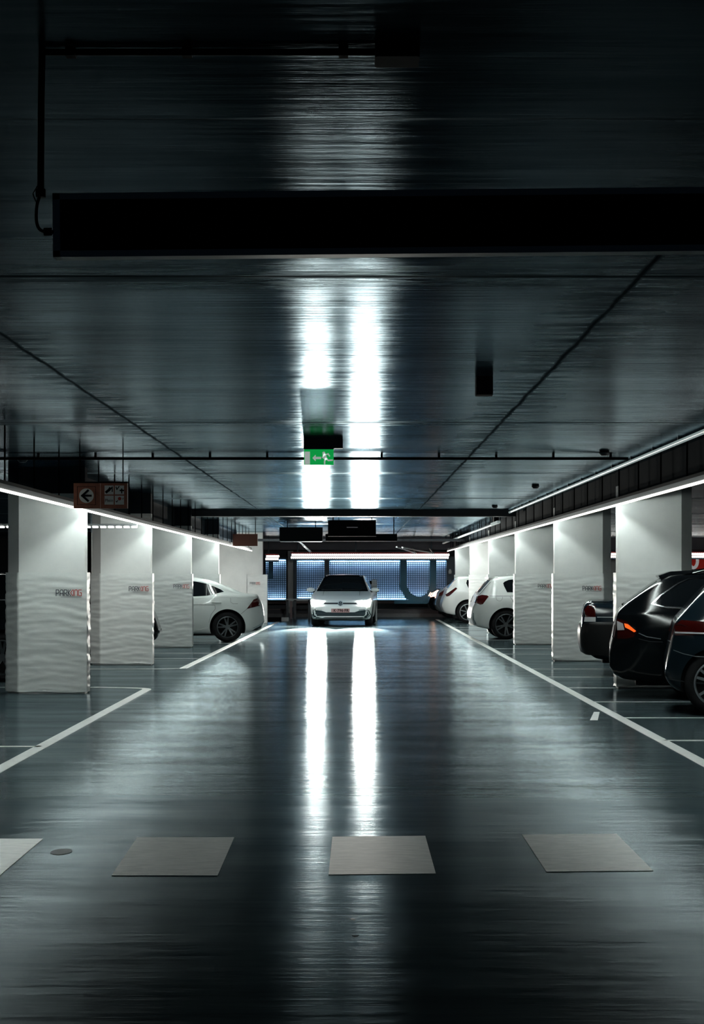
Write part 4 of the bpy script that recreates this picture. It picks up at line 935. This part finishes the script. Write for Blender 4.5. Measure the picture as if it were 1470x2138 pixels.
# --- black estate
dsp = dict(tumble=.30, L=4.55, P=.905, wr=.33, rr=.235, arch=.38, wheels=(.98, 3.65), paint=M['blackp'], rim=M['rim'],
    top=[(0,.60),(.03,.72),(.06,.90),(.09,1.01),(.17,1.10),(.30,1.20),(.45,1.31),(.60,1.41),(.72,1.45),(1.2,1.475),(2.2,1.47),(2.8,1.36),(3.4,1.03),(4.3,.88),(4.55,.55)],
    bot=[(0,.34),(.05,.27),(.15,.22),(.5,.18),(4.3,.17),(4.55,.28)], belt=[(0,.98),(.6,1.0),(2,.96),(4.55,.8)], taper=((.45,.16),(.8,.28)))
Dc = Car('estate_car', 'black estate with orange lit tail lamp in front of the nearest right pillar', dsp, (3.05, 21.3, 0), math.radians(-8))
for sd in (-1,1):
    Dc.proj('side_window', [(.48,1.10),(.60,1.20),(.78,1.32),(.90,1.375),(1.3,1.405),(2.3,1.40),(3.0,1.03),(1.2,1.055),(.62,1.065)], 's', M['glass'], side=sd, step=.07)
    Dc.line('window_trim', [(3.0,1.03),(1.2,1.05),(.64,1.06),(.48,1.10),(.60,1.215),(.78,1.335),(.90,1.39),(1.3,1.42),(2.3,1.415)], 's', .016, M['chrome'], side=sd, off=.008)
    Dc.line('side_crease', [(.33,.765),(.42,.725),(.58,.70)], 's', .010, M['steel'], side=sd)
    Dc.line('side_crease', [(.33,.70),(.45,.67),(.60,.665)], 's', .007, M['satin'], side=sd)
    Dc.line('door_gap', [(.70,.66),(.70,.56),(.74,.52)], 's', .008, M['steel'], side=sd)
    t_ = Dc.proj('tail_lamp', [(.085,.93),(.19,.90),(.27,.82),(.31,.78),(.28,.725),(.20,.70),(.09,.70)], 's', M['tail'], side=sd, off=.006, step=.03)
    Dc.proj('clear_section', [(.09,.90),(.15,.875),(.17,.80),(.09,.795)], 's', M['tailclear'], t_, side=sd, off=.010, step=.03)
    Dc.proj('lit_section', [(.17,.875),(.21,.865),(.30,.79),(.28,.775),(.24,.80),(.18,.83)], 's', M['orange'], t_, side=sd, off=.012, step=.03)
rear_lamp(Dc, .60, .80, .71, .86, M['tail'])
bm = bmesh.new(); prism(bm, [(.56,1.425),(.58,1.40),(.75,1.42),(1.0,1.47),(.95,1.49),(.7,1.475)], lambda a,b,d: (a,d,b), -.58, .58); bmesh.ops.bevel(bm, geom=bm.edges[:], offset=.008, segments=2); link('roof_spoiler', bm, M['blackp'], Dc.r, 40)
for sd in (-1,1):
    bm = bmesh.new(); tube(bm, catrom([(.95,sd*.60,1.455),(1.15,sd*.60,1.50),(1.6,sd*.60,1.515),(2.3,sd*.60,1.50),(2.6,sd*.60,1.43)], 6), .016, 8); link('roof_rail', bm, M['chrome'], Dc.r, 60)
Dc.proj('rear_window', [(-.60,1.13),(.60,1.13),(.52,1.36),(-.52,1.36)], 'r', M['glass'], step=.08)
bm = bmesh.new(); tube(bm, [(.22,.1,1.12),(.15,-.15,1.085)], .012, 6); link('rear_wiper', bm, M['trimblack'], Dc.r)
Dc.line('reflector', [(-.66,.40),(-.50,.40)], 'r', .03, M['tail']); Dc.line('reflector', [(.66,.40),(.50,.40)], 'r', .03, M['tail'])
Dc.handle(1.35,.88); Dc.under(.3, 4.2, .15, .26)

# --- dark teal hatchback at the right edge
fsp = dict(tumble=.32, L=4.25, P=.895, wr=.33, rr=.236, arch=.37, wheels=(.52, 3.2), paint=M['navy2'], rim=M['rim'], spokes=5, split=.2, a0=1.4,
    top=[(0,.50),(.02,.60),(.06,.80),(.10,.96),(.17,1.05),(.30,1.20),(.42,1.33),(.52,1.40),(.9,1.45),(1.7,1.46),(2.3,1.42),(3.0,1.02),(4.0,.88),(4.25,.5)],
    bot=[(0,.37),(.04,.30),(.12,.24),(.3,.19),(4,.17),(4.25,.28)], belt=[(0,.95),(.5,.97),(2,.94),(4.25,.8)], taper=((.5,.17),(.75,.26)))
Ec = Car('hatchback_car', 'dark teal hatchback cut off by the right edge, nearest parked car', fsp, (3.29, 18.9, 0), math.radians(-9))
for sd in (-1,1):
    t_ = Ec.proj('tail_lamp', [(.10,.92),(.16,.97),(.40,.955),(.40,.83),(.10,.815)], 's', M['tail'], side=sd, off=.006, step=.03)
    Ec.line('clear_strip', [(.10,.845),(.39,.84)], 's', .02, M['tailclear'], t_, side=sd, off=.010)
    Ec.line('lamp_crease', [(.11,.925),(.16,.925),(.23,.90)], 's', .007, M['chrome'], t_, side=sd, off=.011)
    Ec.line('bumper_gap', [(.08,.665),(.18,.63),(.30,.605),(.42,.60)], 's', .007, M['steel'], side=sd)
    Ec.line('bumper_crease', [(.04,.365),(.20,.34),(.38,.33)], 's', .009, M['satin'], side=sd)
    Ec.proj('side_window', [(.75,1.04),(.80,1.25),(.95,1.34),(1.5,1.38),(2.2,1.36),(2.8,1.02)], 's', M['glass'], side=sd, step=.08)
rear_lamp(Ec, .55, .80, .82, .94, M['tail'])
Ec.proj('rear_window', [(-.60,1.08),(.60,1.08),(.54,1.34),(-.54,1.34)], 'r', M['glass'], step=.08)
Ec.under(.3, 3.9, .15, .26); Ec.handle(1.2,.88); Ec.mirror(2.6,1.0)

# --- left row: car between second and third pillar, and the dark car behind the nearest pillar
isp = dict(hsp); isp.pop('wheelmesh', None); isp.update(paint=M['blackp'], top=[(0,.45),(.05,.62),(.12,.80),(.3,.98),(.5,1.2),(.8,1.36),(1.2,1.42),(1.7,1.44),(2.2,1.41),(3.0,1.02),(3.8,.93),(4.2,.75),(4.32,.5)])
I3 = Car('hatchback_car', 'black car nearly hidden, bumper peeping out between second and third left pillars', isp, (-3.43, 31.2, 0), math.pi+math.radians(5))
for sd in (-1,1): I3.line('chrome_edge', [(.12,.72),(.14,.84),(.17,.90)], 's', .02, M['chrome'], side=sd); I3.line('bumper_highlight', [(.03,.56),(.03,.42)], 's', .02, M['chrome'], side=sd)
I3.under(.4, 3.9, .15, .26)
jsp = dict(dsp); jsp.pop('wheelmesh', None); jsp.update(paint=M['blackp'], rim=M['rimdark'])
J3 = Car('estate_car', 'black car in the shade behind the nearest left pillar', jsp, (-3.84, 24.7, 0), math.pi+math.radians(5))
for sd in (-1,1):
    J3.line('window_trim', [(3.0,1.10),(1.2,1.10),(.64,1.10)], 's', .014, M['steel'], side=sd, off=.008)
    J3.proj('tail_lamp', [(.085,.93),(.19,.90),(.27,.82),(.28,.725),(.09,.70)], 's', M['taildark'], side=sd, off=.006, step=.03)
J3.under(.4, 4.2, .15, .26)
